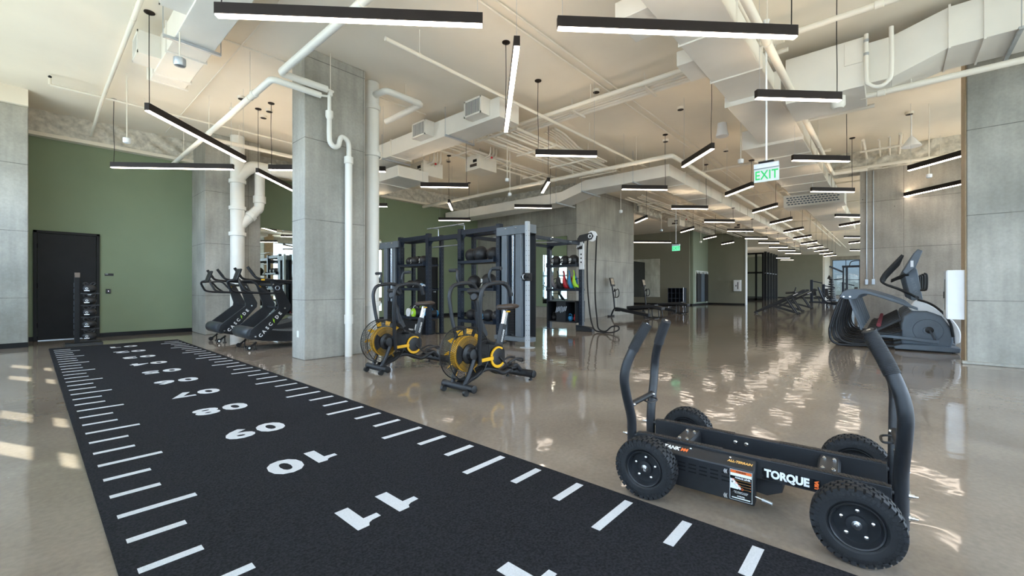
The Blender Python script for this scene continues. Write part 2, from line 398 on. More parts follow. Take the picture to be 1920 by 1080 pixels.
# sprayed beams over the walls: rough lumpy faces
def rough_beam(name, x0, y0, x1, y1, z0, z1, face):
    mb = MB(); L = (x1 - x0) if face == 'y' else (y1 - y0); n = max(4, int(L / 0.07)); k = 9; vs = []; fs = []
    for i in range(n + 1):
        for j in range(k + 1):
            d = random.uniform(-0.022, 0.022) + 0.05 * math.sin(i * 0.9 + j) * math.sin(i * 0.23)
            z = z0 + (z1 - z0) * j / k
            vs.append((x0 + L * i / n, y0 + d, z) if face == 'y' else (x0 + d, y0 + L * i / n, z))
    for i in range(n):
        for j in range(k): a = i * (k + 1) + j; fs.append((a, a + k + 1, a + k + 2, a + 1))
    mb.add(vs, fs); mb.box(x0 + (0.09 if face == 'x' else 0), y0 + (0.09 if face == 'y' else 0), z0, x1, y1, z1)
    return struct(mb.build(name, M_SPRAY, angle=85))
rough_beam('beam_north', -0.02, 14.28, 13.75, 14.72, 4.70, CZ, 'y')
rough_beam('beam_core', 13.72, 9.0, 13.9, 14.45, 4.55, CZ, 'x')
rough_beam('beam_cross', 16.05, -7, 16.7, 1.3, 4.62, CZ, 'x')
rough_beam('beam_hall', 18.8, 8.75, 30.3, 9.1, 4.75, CZ, 'y')
struct(MB().box(-0.02, 14.25, 4.62, 13.8, 14.45, 4.70).build('trim_3', M_CEIL, smooth=False))
struct(MB().box(-1.3, 13.0, 4.87, -0.02, 14.45, CZ).build('beam_west', M_CEIL, smooth=False))
# baseboards
def bb(name, x0, y0, x1, y1): return struct(MB().box(x0, y0, 0, x1, y1, 0.10).build(name, M_BLACK, smooth=False))
bb('baseboard_north', -0.02, 14.43, 13.88, 14.45); bb('baseboard_west', -1.3, 13.08, -0.02, 13.1)
bb('baseboard_hall', 30.28, 10.2, 30.3, 16); bb('baseboard_return', 30.3, 10.18, 33.68, 10.2)
bb('baseboard_wing', 33.68, 7.7, 33.7, 10.2); bb('baseboard_far', 61.98, 5.9, 62, 16)

# window walls: sill, head and posts; every window a frame with its glass
def window_wall(tagname, fixed, a0, a1, axis, nb, zs, zh, outer, start):
    t = 0.16 * outer; mb = MB()
    def bx(p, q, z0, z1, tt=t):
        lo, hi = min(fixed, fixed + tt), max(fixed, fixed + tt)
        if axis == 'x': mb.box(p, lo, z0, q, hi, z1)
        else: mb.box(lo, p, z0, hi, q, z1)
    bx(a0, a1, 0, zs); bx(a0, a1, zh, CZ); w = (a1 - a0) / nb; pw = 0.22
    for i in range(nb + 1):
        c = a0 + w * i; bx(max(a0, c - pw), min(a1, c + pw), zs, zh)
    struct(mb.build('wall_' + tagname, M_CONC_W, smooth=False))
    for i in range(nb):
        p, q = a0 + w * i + pw, a0 + w * (i + 1) - pw; fm = MB(); gm = MB(); f = fixed + t * 0.5
        def B(mm, x0, x1, z0, z1, d):
            if axis == 'x': mm.box(x0, f - d, z0, x1, f + d, z1)
            else: mm.box(f - d, x0, z0, f + d, x1, z1)
        B(fm, p, p + .06, zs, zh, .04); B(fm, q - .06, q, zs, zh, .04); B(fm, p, q, zs, zs + .06, .04); B(fm, p, q, zh - .06, zh, .04)
        B(fm, (p + q) / 2 - .03, (p + q) / 2 + .03, zs, zh, .035); B(fm, p, q, 2.2, 2.26, .035)
        o = struct(fm.build('window_%d' % (start + i), M_BLACK, smooth=False))
        B(gm, p + .06, q - .06, zs + .06, zh - .06, .006); gm.build('pane', M_DIMGLASS if tagname == 'east' else M_GLASS, o, smooth=False)
        ld = bpy.data.lights.new('sky_portal', 'AREA'); ld.shape = 'RECTANGLE'; ld.size = q - p; ld.size_y = zh - zs; ld.energy = 1
        try: ld.cycles.is_portal = True
        except Exception: ld.energy = 0
        lo = bpy.data.objects.new('sky_portal', ld); COL.objects.link(lo)
        c = (p + q) / 2; z = (zs + zh) / 2; off = fixed + t * 1.3
        lo.location = (c, off, z) if axis == 'x' else (off, c, z)
        inward = Vector((0, -outer, 0)) if axis == 'x' else Vector((-outer, 0, 0))
        lo.rotation_euler = inward.to_track_quat('-Z', 'Z').to_euler()
    return start + nb
k = window_wall('south', -7.0, -1.3, 69.8, 'x', 18, 0.25, 4.75, -1, 1)
k = window_wall('west', -1.2, -7.0, 13.1, 'y', 8, 0.25, 4.75, -1, k)
k = window_wall('east', 68.0, -7.0, 5.7, 'y', 4, 0.25, 4.75, 1, k)
# added unseen canopy blocks high sun; added film with slits shapes the floor patches
struct(MB().box(-2.65, -7.2, 4.85, -1.37, 18, 5.0).build('trim_4', M_CREAM, smooth=False))
_bay = 20.1 / 8
for i in range(16):
    y0, y1 = -7 + _bay * i / 2, -7 + _bay * (i + 1) / 2; mb = MB(); yc = (y0 + y1) / 2
    X0, X1 = -1.262, -1.25
    if i in (11, 12, 14, 15):
        g0, g1 = yc - 0.2, yc + 0.2
        mb.box(X0, y0, .26, X1, y1, 1.76); mb.box(X0, y0, 2.10, X1, y1, 2.30); mb.box(X0, y0, 2.44, X1, y1, 2.6)
        for a, b in ((1.76, 2.10), (2.30, 2.44)): mb.box(X0, y0, a, X1, g0, b); mb.box(X0, g1, a, X1, y1, b)
    else: mb.box(X0, y0, .26, X1, y1, 2.6)
    struct(mb.build('trim_%d' % (5 + i), M_ADDFILM, smooth=False))  # added film sheets, slit only to shape the sunlight
# ------------------------------------------------------------------ pendant lamps
LZ = 3.75                                 # underside of every pendant
DIR = {'A': Vector((math.sqrt(.5), -math.sqrt(.5), 0)), 'B': Vector((math.sqrt(.5), math.sqrt(.5), 0))}
DUCT_PLAN = [(6.16, 5.78, 6.75, 13.6, 4.60), (6.5, 9.8, 7.5, 12.6, 4.18), (1.3, 2.6, 1.76, 9.02, 4.60), (11.8, 8.0, 12.6, 14.25, 4.08), (11.8, 4.59, 12.6, 8.0, 4.32), (12.6, 4.57, 44, 5.42, 4.32),
             (3, 1.45, 8.3, 2.15, 4.52), (8.3, 1.38, 11, 2.2, 4.46), (11, 1.38, 30, 2.57, 4.42), (8.35, .28, 9.35, 1.30, 4.26), (8.4, -5, 9.25, .28, 4.5), (17.6, 1.1, 18.5, 2.8, 4.02)]
def roof_z(x, y):                         # what a cord meets first on its way up
    return min([CZ] + [z for x0, y0, x1, y1, z in DUCT_PLAN if x0 - .05 < x < x1 + .05 and y0 - .05 < y < y1 + .05])
def pendant(c, fam, L, label, group='linear pendant lamps', cord=1, z=LZ):
    d = DIR[fam]; rz = math.atan2(d.y, d.x)
    t = thing('pendant_lamp', label, 'lamp', (c.x, c.y, z), rz, group)
    h = L / 2
    hb = MB(); hb.box(-h, -.033, .012, h, .033, .105); hb.box(-h, -.033, .10, h, -.029, .118); hb.box(-h, .029, .10, h, .033, .118); hb.box(-h, -.033, .10, -h + .006, .033, .118); hb.box(h - .006, -.033, .10, h, .033, .118); hb.build('housing', M_LAMPBODY, t, bevel=.003)
    MB().box(-h + .006, -.030, -.003, h - .006, .030, .012).build('diffuser', M_LAMP, t, bevel=.003)
    MB().box(-h + .02, -.024, .104, h - .02, .024, .107).build('uplight', M_UPLIGHT, t, smooth=False)
    cz, sz = math.cos(rz), math.sin(rz)
    for sgn in (1, -1):
        x = sgn * cord * (h - .05); top = roof_z(c.x + cz * x, c.y + sz * x) - z
        if sgn == 1:
            w = .006
            pts = [(x, 0, .10), (x + w, w, top * .3), (x - w, 0, top * .6), (x, w * .5, top)]
            MB().tube(pts, .0055, 6, 4).build('cord', M_BLACK, t)
            MB().lathe([(.065, 0), (.065, -.012), (.05, -.022)], (x, 0, top), (0, 0, 1), 20).build('canopy', M_LAMPBODY, t)
        else: MB().tube([(x, 0, .10), (x, 0, top)], .0022, 5).build('wire', M_GALV, t)
    return t
def lamp(x0, y0, x1, y1, fam, label, cord=1, length=None, group='linear pendant lamps'):
    a = on_z(x0, y0, LZ); b = on_z(x1, y1, LZ); d = DIR[fam]
    if (b - a).dot(d) < 0: d = -d; 
    if length:                            # the end at a is the one seen
        L = length; c = a + d * (L / 2)
    else: L = min(2.5, max(0.9, (b - a).length)); c = (a + b) / 2
    if L < 1.6 and not length: L = 1.2
    s = 1 if d.dot(DIR[fam]) > 0 else -1
    return pendant(c, fam, L, label, group, cord * s)
lamp(403, 30, 906, 50, 'A', 'long black pendant lamp nearest the camera, over the turf lane', -1)
lamp(1045, 54, 1492, 72, 'A', 'long black pendant lamp hanging over the push sled')
lamp(941.7, 248, 980, 88, 'B', 'long pendant lamp pointing away from the camera, beside the grilled duct', -1)
lamp(280, 207, 455, 304, 'B', 'long slanting pendant lamp between the turf lane and the near concrete column', -1)
lamp(207, 315, 440, 318, 'A', 'long pendant lamp in front of the green wall by the black door', -1)
lamp(723, 322.6, 504, 319, 'A', 'long pendant lamp partly hidden behind the near concrete column')
lamp(493, 325, 560, 368, 'B', 'slanting pendant lamp above the curved treadmills, end behind the near column', -1)
lamp(1003, 291.5, 1120, 294.5, 'A', 'short pendant lamp above the front of the storage rig', -1)
lamp(787, 351, 880, 352, 'A', 'short pendant lamp beneath the end of the grilled duct')
lamp(964, 390, 1035, 390.6, 'A', 'short pendant lamp in front of the concrete core wall duct', 1)
lamp(1165, 355.5, 1252, 356.5, 'A', 'short pendant lamp below the bend of the long duct')
lamp(1015.6, 363, 1030, 341, 'B', 'short end-on pendant lamp under the long sprinkler pipe', 1)
lamp(846.7, 395.5, 842.5, 380, 'B', 'short end-on pendant lamp before the green wall behind the rig', 1)
lamp(821.5, 413.3, 882.5, 414.4, 'A', 'short pendant lamp in the corner of green wall and concrete core')
lamp(726, 388, 640, 387, 'A', 'pendant lamp whose end shows beside the large white downpipe', 1, 1.2)
lamp(1415, 185, 1578, 190, 'A', 'short pendant lamp above the nearer exit sign')
lamp(1277, 315, 1341, 278, 'B', 'first of the slanting pendant lamps beside the long duct, nearest the camera', 1, None, 'slanting lamps along the long duct')
lamp(1484, 302, 1594, 303, 'A', 'short pendant lamp to the right of the nearer exit sign', 1)
lamp(1520, 359.6, 1602, 360.6, 'A', 'short pendant lamp before the top corner of the concrete cross wall', 1)
for i, q in enumerate([(1361, 368.5, 1419, 345), (1412, 399.5, 1461, 383.5), (1444.4, 421, 1488, 413), (1470, 436.5, 1509, 431), (1488, 449, 1522, 444), (1502, 458.5, 1533, 454.5), (1515, 466, 1542, 463), (1527, 471.5, 1552, 469), (1537, 476.5, 1559, 474.5), (1545, 481, 1566, 479.5)]):
    lamp(*q, 'B', 'slanting pendant lamp beside the long duct, %s in its row from the camera' % ORD[i + 1], 1, 1.2, 'slanting lamps along the long duct')
for i, q in enumerate([(1259, 391, 1327, 393), (1321, 416.7, 1377, 417.3), (1364, 433.5, 1412, 434.5), (1397, 447.5, 1439, 448), (1423, 455.7, 1460, 456), (1443, 464, 1476, 464), (1460, 470, 1490, 470), (1473, 475.5, 1501, 475.5)]):
    lamp(*q, 'A', 'level pendant lamp under the long duct, %s in its row from the camera' % ORD[i], 1, None, 'level lamps under the long duct')
lamp(1276, 437, 1302, 428, 'B', 'short slanting pendant lamp over the cubby rack')
lamp(1318, 449, 1344, 443.5, 'B', 'short slanting pendant lamp before the lit green return wall')
lamp(1352, 458.5, 1377, 454.5, 'B', 'short slanting pendant lamp above the white wall cabinet in the hall')
lamp(1258, 455, 1190, 455, 'A', 'pendant lamp seen edge on above the dark wall mirror', 1, 2.4)
lamp(1189, 419.5, 1216, 408, 'B', 'short slanting pendant lamp beside the corner of the concrete core')
lamp(1566, 407, 1615, 407, 'A', 'level pendant lamp meeting the edge of the cross wall, first from the camera', 1, 1.2, 'lamps beside the cross wall')
lamp(1574, 425.5, 1615, 417.5, 'B', 'slanting pendant lamp meeting the edge of the cross wall, second from the camera', 1, 1.2, 'lamps beside the cross wall')
lamp(1583, 446, 1615, 446.5, 'A', 'level pendant lamp by the cross wall edge, third from the camera', 1, 1.2, 'lamps beside the cross wall')
lamp(1592, 457, 1613, 453.5, 'B', 'slanting pendant lamp by the cross wall edge, fourth from the camera', 1, 1.2, 'lamps beside the cross wall')
lamp(1594, 470, 1615, 470, 'A', 'farthest level pendant lamp by the cross wall edge', 1, 1.2, 'lamps beside the cross wall')
lamp(1703.5, 320.7, 1800, 292, 'B', 'upper slanting pendant lamp before the concrete cross wall beside the near column', 1, 2.0)
lamp(1683, 372, 1772, 349.5, 'B', 'lower slanting pendant lamp on the concrete cross wall above the ellipticals', 1, 2.0)
lamp(1455.6, 484, 1475.6, 482.7, 'A', 'farthest level pendant lamp before the far green wall, left one', 1, 1.2)
lamp(1464, 487.5, 1478, 486.5, 'A', 'farthest level pendant lamp before the far green wall, right one', 1, 1.2)

# surface downlights on the slab
spots = [(453, 181), (438, 203), (505, 205), (494, 217), (1118, 168), (1276, 201), (1248, 262), (1705, 210), (1683, 287), (1015, 274), (962, 313), (841, 300), (1324, 317), (1414, 246), (1361, 280)]
SPOT_TEXT = ['rear left of the four beside the near concrete column', 'front left of the four beside the near concrete column', 'rear right of the four beside the near concrete column', 'front right of the four beside the near concrete column',
    'just past the end-on pendant towards the hall', 'left of the wide duct over the hall', 'above the bend of the long duct', 'nearest the big east duct by the near column', 'above the white cone fixture',
    'behind the conduit rack over the rig', 'behind the short lamp over the rig', 'behind the grilled duct outlets', 'beside the first slanting lamp of the long row', 'behind the stem of the nearer exit sign', 'under the round ceiling speaker']
for i, (x, y) in enumerate(spots):
    p = on_z(x, y, CZ); t = thing('downlight', 'small dark downlight ' + SPOT_TEXT[i], 'downlight', (p.x, p.y, CZ), 0, 'ceiling downlights')
    MB().lathe([(.075, 0), (.075, -.05), (.065, -.055)], (0, 0, 0), (0, 0, 1), 20).build('can', M_CREAM, t)
    MB().lathe([(.064, -.052), (.064, -.060), (.03, -.056)], (0, 0, 0), (0, 0, 1), 18).build('lens', M_LAMPBODY, t)

# sensors on drop rods
def sensor(x, y, z, label, r=.06):
    p = on_z(x, y, z); t = thing('drop_sensor', label, 'sensor', (p.x, p.y, z), 0, 'ceiling drop sensors')
    MB().lathe([(r * .55, r * 1.6), (r, r * 1.4), (r, r * .3), (r * .86, .0), (r * .4, -.01)], (0, 0, 0), (0, 0, 1), 18).build('body', M_GALV if r > .06 else M_WHITEP, t)
    MB().tube([(0, 0, r * 1.4), (0, 0, roof_z(p.x, p.y) - z)], .008, 8).build('rod', M_CREAM, t)
sensor(337, 124, 4.15, 'grey round sensor hanging below the west duct', .07)
sensor(238, 268, 3.9, 'small white sensor hanging before the sprayed beam at the green wall')
sensor(951, 340, 3.9, 'upper of two small pale sensors beside the cable tray', .05)
sensor(956, 367, 3.7, 'lower of two small pale sensors beside the cable tray', .05)
sensor(1389, 306, 4.0, 'pale sensor left of the nearer exit sign', .06)
sensor(1742, 333, 3.6, 'white sensor hanging before the concrete cross wall', .05)
sensor(1164, 399, 3.7, 'white sensor hanging before the concrete core pier', .06)
sensor(1240, 434, 3.9, 'white sensor hanging near the farther exit sign', .07)
sensor(1314, 455, 3.6, 'white sensor hanging by the lit green return wall', .06)
# ------------------------------------------------------------------ turf lane with its yard marks and numbers
turf = tag(MB().box(.245, -2.4, 0.0, 2.262, 12.33, .014).build('turf_lane', M_TURF, smooth=False), 'black artificial turf lane with white marks and numbers 01 to 12', 'turf')
N10, PITCH = 2.99, .953
for i in range(-8, 30):
    y = N10 + i * PITCH / 3; lg = i % 3 == 0
    if y < -1.2 or y > 12.2: continue
    MB().box(.30, y - .024, .0138, .30 + (.335 if lg else .225), y + .024, .0152).build('yard_mark', M_TURFW, turf, smooth=False)
    MB().box(2.205 - (.36 if lg else .25), y - .024, .0138, 2.205, y + .024, .0152).build('yard_mark', M_TURFW, turf, smooth=False)
for n in range(1, 15):                       # numbers read from the far end, so they stand on their heads from here
    y = N10 + .03 + (10 - n) * PITCH
    if y < -2: continue
    for k, ch in enumerate('%02d' % n):
        x = 1.245 + (.118 if k == 0 else -.118)
        if ch == '1':
            m = Matrix.Translation((x, y, .0146)) @ Matrix.Rotation(PI, 4, 'Z')
            mb = MB(); mb.prism([(-.010, -.122), (.064, -.122), (.064, .122), (.002, .122), (-.010, .098), (-.034, .086), (-.085, .082), (-.085, .040), (-.010, .040)], 'xy', 0, .0006)
            vs = [m @ Vector(v) for v in mb.v]; q = MB(); q.add(vs, mb.f); q.build('number', M_TURFW, turf, smooth=False)
        else: text(ch, .335, M_TURFW, turf, Matrix.Translation((x, y, .0146)) @ Matrix.Rotation(PI, 4, 'Z'), 'number', bold=.013, xs=1.2, extrude=.0006)

# ------------------------------------------------------------------ push sled
sled = thing('push_sled', 'black four wheeled push sled with curved push handles beside the turf lane', 'sled', (2.775, .600, 0), math.radians(3.0))
R = .169
def wheel(x, y, side, label):
    """side -1: outer face towards -x"""
    g = MB(); ax = (side, 0, 0); w = .05
    prof = [(.098, -.036), (.110, -.046), (.136, -.050), (.154, -.046), (.160, -.034), (.161, 0), (.160, .034), (.154, .046), (.136, .050), (.110, .046), (.098, .036)]
    g.lathe(prof, (x, y, R), ax, 56, close=True)
    nb = 34
    for row, (h0, h1, ph) in enumerate([(-.052, -.030, 0), (-.027, -.004, .5), (.004, .027, 0), (.030, .052, .5)]):
        for i in range(nb):
            a0 = 2 * PI * (i + ph) / nb; a1 = a0 + 2 * PI / nb * .72; vs = []
            edge = row in (0, 3)
            for a in (a0, a1):
                for r0 in ((.149 if edge else .158), R):
                    for h in (h0, h1):
                        rr = r0 - (.004 if (edge and r0 == R and abs(h) > .04) else 0)
                        vs.append((x + side * h, y + math.cos(a) * rr, R + math.sin(a) * rr))
            g.add(vs, [(0, 1, 3, 2), (4, 6, 7, 5), (0, 4, 5, 1), (2, 3, 7, 6), (0, 2, 6, 4), (1, 5, 7, 3)])
    for i in range(52):                                   # sidewall blocks
        a0 = 2 * PI * i / 52; a1 = a0 + 2 * PI / 52 * .66
        for hs in (1, -1):
            vs = [(x + side * hs * h, y + math.cos(a) * rr, R + math.sin(a) * rr) for a in (a0, a1) for rr, h in ((.134, .0495), (.152, .0495), (.134, .0525), (.152, .0500))]
            g.add(vs, [(0, 1, 3, 2), (4, 6, 7, 5), (0, 4, 5, 1), (2, 3, 7, 6), (0, 2, 6, 4), (1, 5, 7, 3)])
    ty = g.build('tyre', M_RUBBER, sled, angle=30)
    rim = MB().lathe([(.100, .040), (.096, .046), (.091, .042), (.085, .014), (.081, .008), (.040, .008), (.038, .024), (.026, .026), (.0, .026)], (x, y, R), ax, 40, caps=False)
    rim.lathe([(.100, -.040), (.097, -.044), (.090, -.03), (.085, -.012), (.0, -.012)], (x, y, R), ax, 40, caps=False)
    rm = rim.build('rim', M_POWDER, ty)
    for i in range(5):
        a = 2 * PI * i / 5 + .35
        c = Vector((x + side * .008, y + math.cos(a) * .059, R + math.sin(a) * .059))
        MB().lathe([(.0085, 0), (.0085, .007), (.005, .010), (0, .011)], c, ax, 12).build('bolt', M_CHROME, ty)
    MB().lathe([(.019, .024), (.019, .029), (.011, .031), (.011, .040), (0, .042)], (x, y, R), ax, 16).build('axle_nut', M_CHROME, ty)
    if side == -1: MB().tube([(x - .014, y + .07, R + .045), (x - .03, y + .082, R + .052)], .003, 6).build('valve', M_BLACK, ty)
    return ty
wheel(-.395, -.472, -1, ''); wheel(-.395, .472, -1, ''); wheel(.395, -.472, 1, ''); wheel(.395, .472, 1, '')
for sx, nm in ((-.165, 'near'), (.165, 'far')):
    fr = MB()
    fr.box(sx - .022, -.60, .205, sx + .022, .615, .312)
    rail = fr.build('side_rail', M_POWDER, sled, bevel=.003)
    for (a, b) in ((-.58, -.12), (.12, .58)):
        gp = MB()
        gp.box(sx - .021, a, .312, sx + .021, b, .3155)
        k = int((b - a) / .016)
        for i in range(k): gp.bar((sx - .017, a + .006 + i * .016, .3165), (sx + .017, a + .012 + i * .016, .3165), .006, .003)
        gp.build('grip_strip', M_VINYL, rail, smooth=False)
for y, zz in ((.36, .26), (-.36, .26)):                   # bolted cross brackets
    b = MB().box(-.142, y - .05, .16, .142, y + .05, .280)
    b.prism([(y - .05, .280), (y + .05, .280), (y + .04, .298), (y - .04, .298)], 'yz', -.142, .142)
    br = b.build('cross_bracket', M_POWDER, sled, bevel=.003)
    for q, dy in ((-.08, -.022), (-.08, .022), (.08, -.022), (.08, .022)): MB().lathe([(.010, 0), (.010, .006), (.006, .008), (.006, .011), (0, .012)], (q, y + dy, .298), (0, 0, 1), 10).build('bolt', M_CHROME, br)
for y in (-.472, .472): MB().cyl((-.36, y, R + .028), (.36, y, R + .028), .018, 14).build('axle', M_POWDER, sled)
for y in (.08, .14):
    MB().lathe([(.012, 0), (.012, .008), (.007, .012), (.007, .018), (0, .019)], (.143, y - .03, .27), (-1, 0, 0), 10).build('bolt', M_CHROME, sled)
# drive skirt and brake housing on the outer side
sk = MB().prism([(-.17, .205), (-.02, .205), (.05, .13), (-.10, .115), (-.17, .15)], 'yz', -.16, .14); sk.build('axle_guard', M_POWDER, sled, bevel=.002)
hx = MB().prism([(-.187, .300), (-.255, .258), (-.255, .078), (-.187, .078)], 'xz', -.055, .42)
hous = hx.build('brake_housing', M_POWDER, sled, bevel=.006)
vt = MB()
for i in range(5):
    for j in range(3):
        y0 = .01 + i * .058 + .04
        vt.box(-.2562, y0 + .012, .215 - j * .021, -.2548, y0 + .054, .223 - j * .021)
vt.build('vent_slot', M_BLACK, hous, smooth=False)
sl_n = Vector((-.042, 0, .068)).normalized()                # normal of the sloping lid
def lid(t, yy, size, m, bold=0): return text(t, size, m, hous, face_mtx(Vector((-.221, yy, .279)) + sl_n * .0012, (0, -1, 0), Vector((.068, 0, .042))), 'lettering', bold, shear=.2)
lid('TANK', .385, .034, M_WHITE, .0012); lid('M4', .312, .030, M_ORANGE, .0012); lid('ALL-TERRAIN', .02, .020, M_GOLD, .0006)
for yy in (.28, .07): MB().ball((-.205, yy, .291), .007, .007, .006, 10, 6).build('bolt', M_CHROME, hous)
# settings plate
PX = -.2556
def plate(c0, c1, z0, z1, m, dx=.0006, nm='label_plate', par=None): return MB().box(PX - dx, c0, z0, PX, c1, z1).build(nm, m, par or hous, smooth=False)
pl = plate(-.045, .062, .088, .250, M_WHITEP, .0004)
plate(-.0435, .0605, .0895, .2485, M_DARKGL, .0008, 'panel', pl)
plate(-.042, .059, .233, .247, M_ORANGE, .0012, 'band', pl); plate(-.042, .059, .217, .232, M_WHITEP, .0012, 'band', pl)
text('WARNING', .010, M_BLACK, pl, face_mtx((PX - .0016, .0085, .2400), (0, -1, 0), (0, 0, 1)), bold=.0004, extrude=.0002)
text('FORCE LEVEL', .0125, M_WHITE, pl, face_mtx((PX - .0014, .0, .2075), (0, -1, 0), (0, 0, 1)), bold=.0004, extrude=.0002, shear=.25)
MB().prism([(.060, .200), (.060, .148), (.010, .148), (.008, .158), (.045, .200)], 'yz', PX - .0011, PX - .0009).build('panel', M_WHITEP, pl, smooth=False)
text('+', .022, M_BLACK, pl, face_mtx((PX - .0014, .050, .182), (0, -1, 0), (0, 0, 1)), bold=.0005, extrude=.0002)
text('-', .022, M_BLACK, pl, face_mtx((PX - .0014, .018, .152), (0, -1, 0), (0, 0, 1)), bold=.0005, extrude=.0002)
MB().bar((PX - .0013, .043, .176), (PX - .0013, .026, .160), .0004, .0024, (0, 1, 1)).build('arrow', M_BLACK, pl, smooth=False)
for i in range(4):
    yy, zz = .045 - i * .0145, .196 - i * .0145
    MB().ring((PX - .0016, yy, zz), (1, 0, 0), .0048, .0010, 16, 5).build('dial_mark', M_ORANGE, pl)
    MB().box(PX - .0012, -.036, zz - .0004, PX - .0009, yy - .005, zz + .0004).build('rule', M_GOLD, pl, smooth=False)
    MB().ball((PX - .001, -.037, zz), .0012, .0018, .0018, 8, 6).build('dial_mark', M_ORANGE, pl)
text('FOR WEIGHT & MORE\nTRACTION & RESIST', .0068, M_WHITE, pl, face_mtx((PX - .0014, .008, .131), (0, -1, 0), (0, 0, 1)), extrude=.0002)
text('PATENTED', .0074, M_WHITE, pl, face_mtx((PX - .0014, .008, .111), (0, -1, 0), (0, 0, 1)), bold=.0003, extrude=.0002)
MB().box(PX - .0012, -.036, .098, PX - .0009, .052, .103).build('rule', M_WHITEP, pl, smooth=False)
for z in (.232, .100):
    text('(((', .026, M_WHITE, hous, face_mtx((PX - .0005, .084, z), (0, -1, 0), (0, 0, 1)), extrude=.0002, spacing=.8)
# lever
lv = MB().tube([(-.235, -.056, .125), (-.238, -.10, .118)], .004, 8).build('lever', M_CHROME, sled)
MB().tube([(-.238, -.088, .1195), (-.243, -.135, .113)], .0085, 12).build('lever_grip', M_GALV, lv)
# maker's plate on the rail
MB().box(-.1895, -.334, .213, -.1872, -.080, .270).build('name_plate', M_DARKGL, sled, smooth=False)
npl = [o for o in bpy.data.objects if o.name == 'name_plate'][0]
text('TORQUE', .056, M_WHITEP, npl, face_mtx((-.1898, -.190, .243), (0, -1, 0), (0, 0, 1)), 'lettering', .0028, .86, .0003)
text('USA', .022, M_ORANGE, npl, face_mtx((-.1898, -.319, .243), (0, 0, 1), (0, 1, 0)), 'lettering', .0015, 1.0, .0003)
# push handles
def handle(sx, end):
    s = 1 if sx > 0 else -1; e = end
    y0 = .655 if e > 0 else -.632
    pts = [(sx, y0, .13), (sx, y0, .30), (sx + s * .012, y0, .40), (sx + s * .075, y0 + e * .006, .56), (sx + s * .100, y0 + e * .008, .66), (sx + s * .088, y0 - e * .006, .755), (sx + s * .05, y0 - e * .05, .88), (sx + s * .012, y0 - e * .105, 1.0)]
    pp = catmull(pts, 6); cut = int(len(pp) * .80)
    h = MB().tube(pp[:cut + 2], .029, 20).build('push_handle', M_POWDER, sled)
    gr = MB().tube(pp[cut:], .032, 20)
    q = pp[cut:]
    for i in range(26):
        f = i / 25 * (len(q) - 1.001); a = int(f); p = q[a].lerp(q[a + 1], f - a); d = (q[a + 1] - q[a]).normalized()
        gr.ring(p, d, .0318, .0018, 18, 5)
    gr.build('grip', M_RUBBER, h, angle=60)
    d = (pp[-1] - pp[-2]).normalized()
    MB().lathe([(.029, 0), (.027, .003), (.010, .004)], pp[-1], d, 18).build('end_cap', M_RUBBER, h)
    MB().lathe([(.010, .003), (.010, .006), (0, .007)], pp[-1], d, 12).build('cap_bolt', M_CHROME, h)
    for z in (.185, .285):
        MB().cyl((sx, y0 - e * .06, z), (sx, y0 - e * .02, z), .017, 12).build('standoff', M_POWDER, h)
        b = MB().lathe([(.017, .025), (.017, .032), (.010, .034), (.010, .044), (.006, .046), (.006, .058), (0, .059)], (sx, y0, z), (0, e, 0), 12)
        b.build('bolt', M_CHROME, h)
    return pp
for e in (1, -1):
    pa = handle(-.165, e); pb = handle(.165, e)
    y = .655 if e > 0 else -.632
    xb = MB().tube([(-.215, y, .48), (.215, y, .48)], .018, 14).build('cross_bar', M_POWDER, sled)
    MB().tube([(.03, y, .465), (.03, y - e * .05, .455), (.10, y - e * .06, .455), (.14, y - e * .05, .46), (.14, y, .468)], .006, 8, 4).build('tow_loop', M_POWDER, xb)
    for x in (-.17, .17): MB().ball((x, y - e * .018, .48), .011, .010, .011, 10, 6).build('bolt', M_CHROME, xb)

for o in bpy.data.objects:                                # the frame rides a little lower than its drawing height
    if o.parent == sled and not o.name.startswith('tyre'): o.location.z -= .028
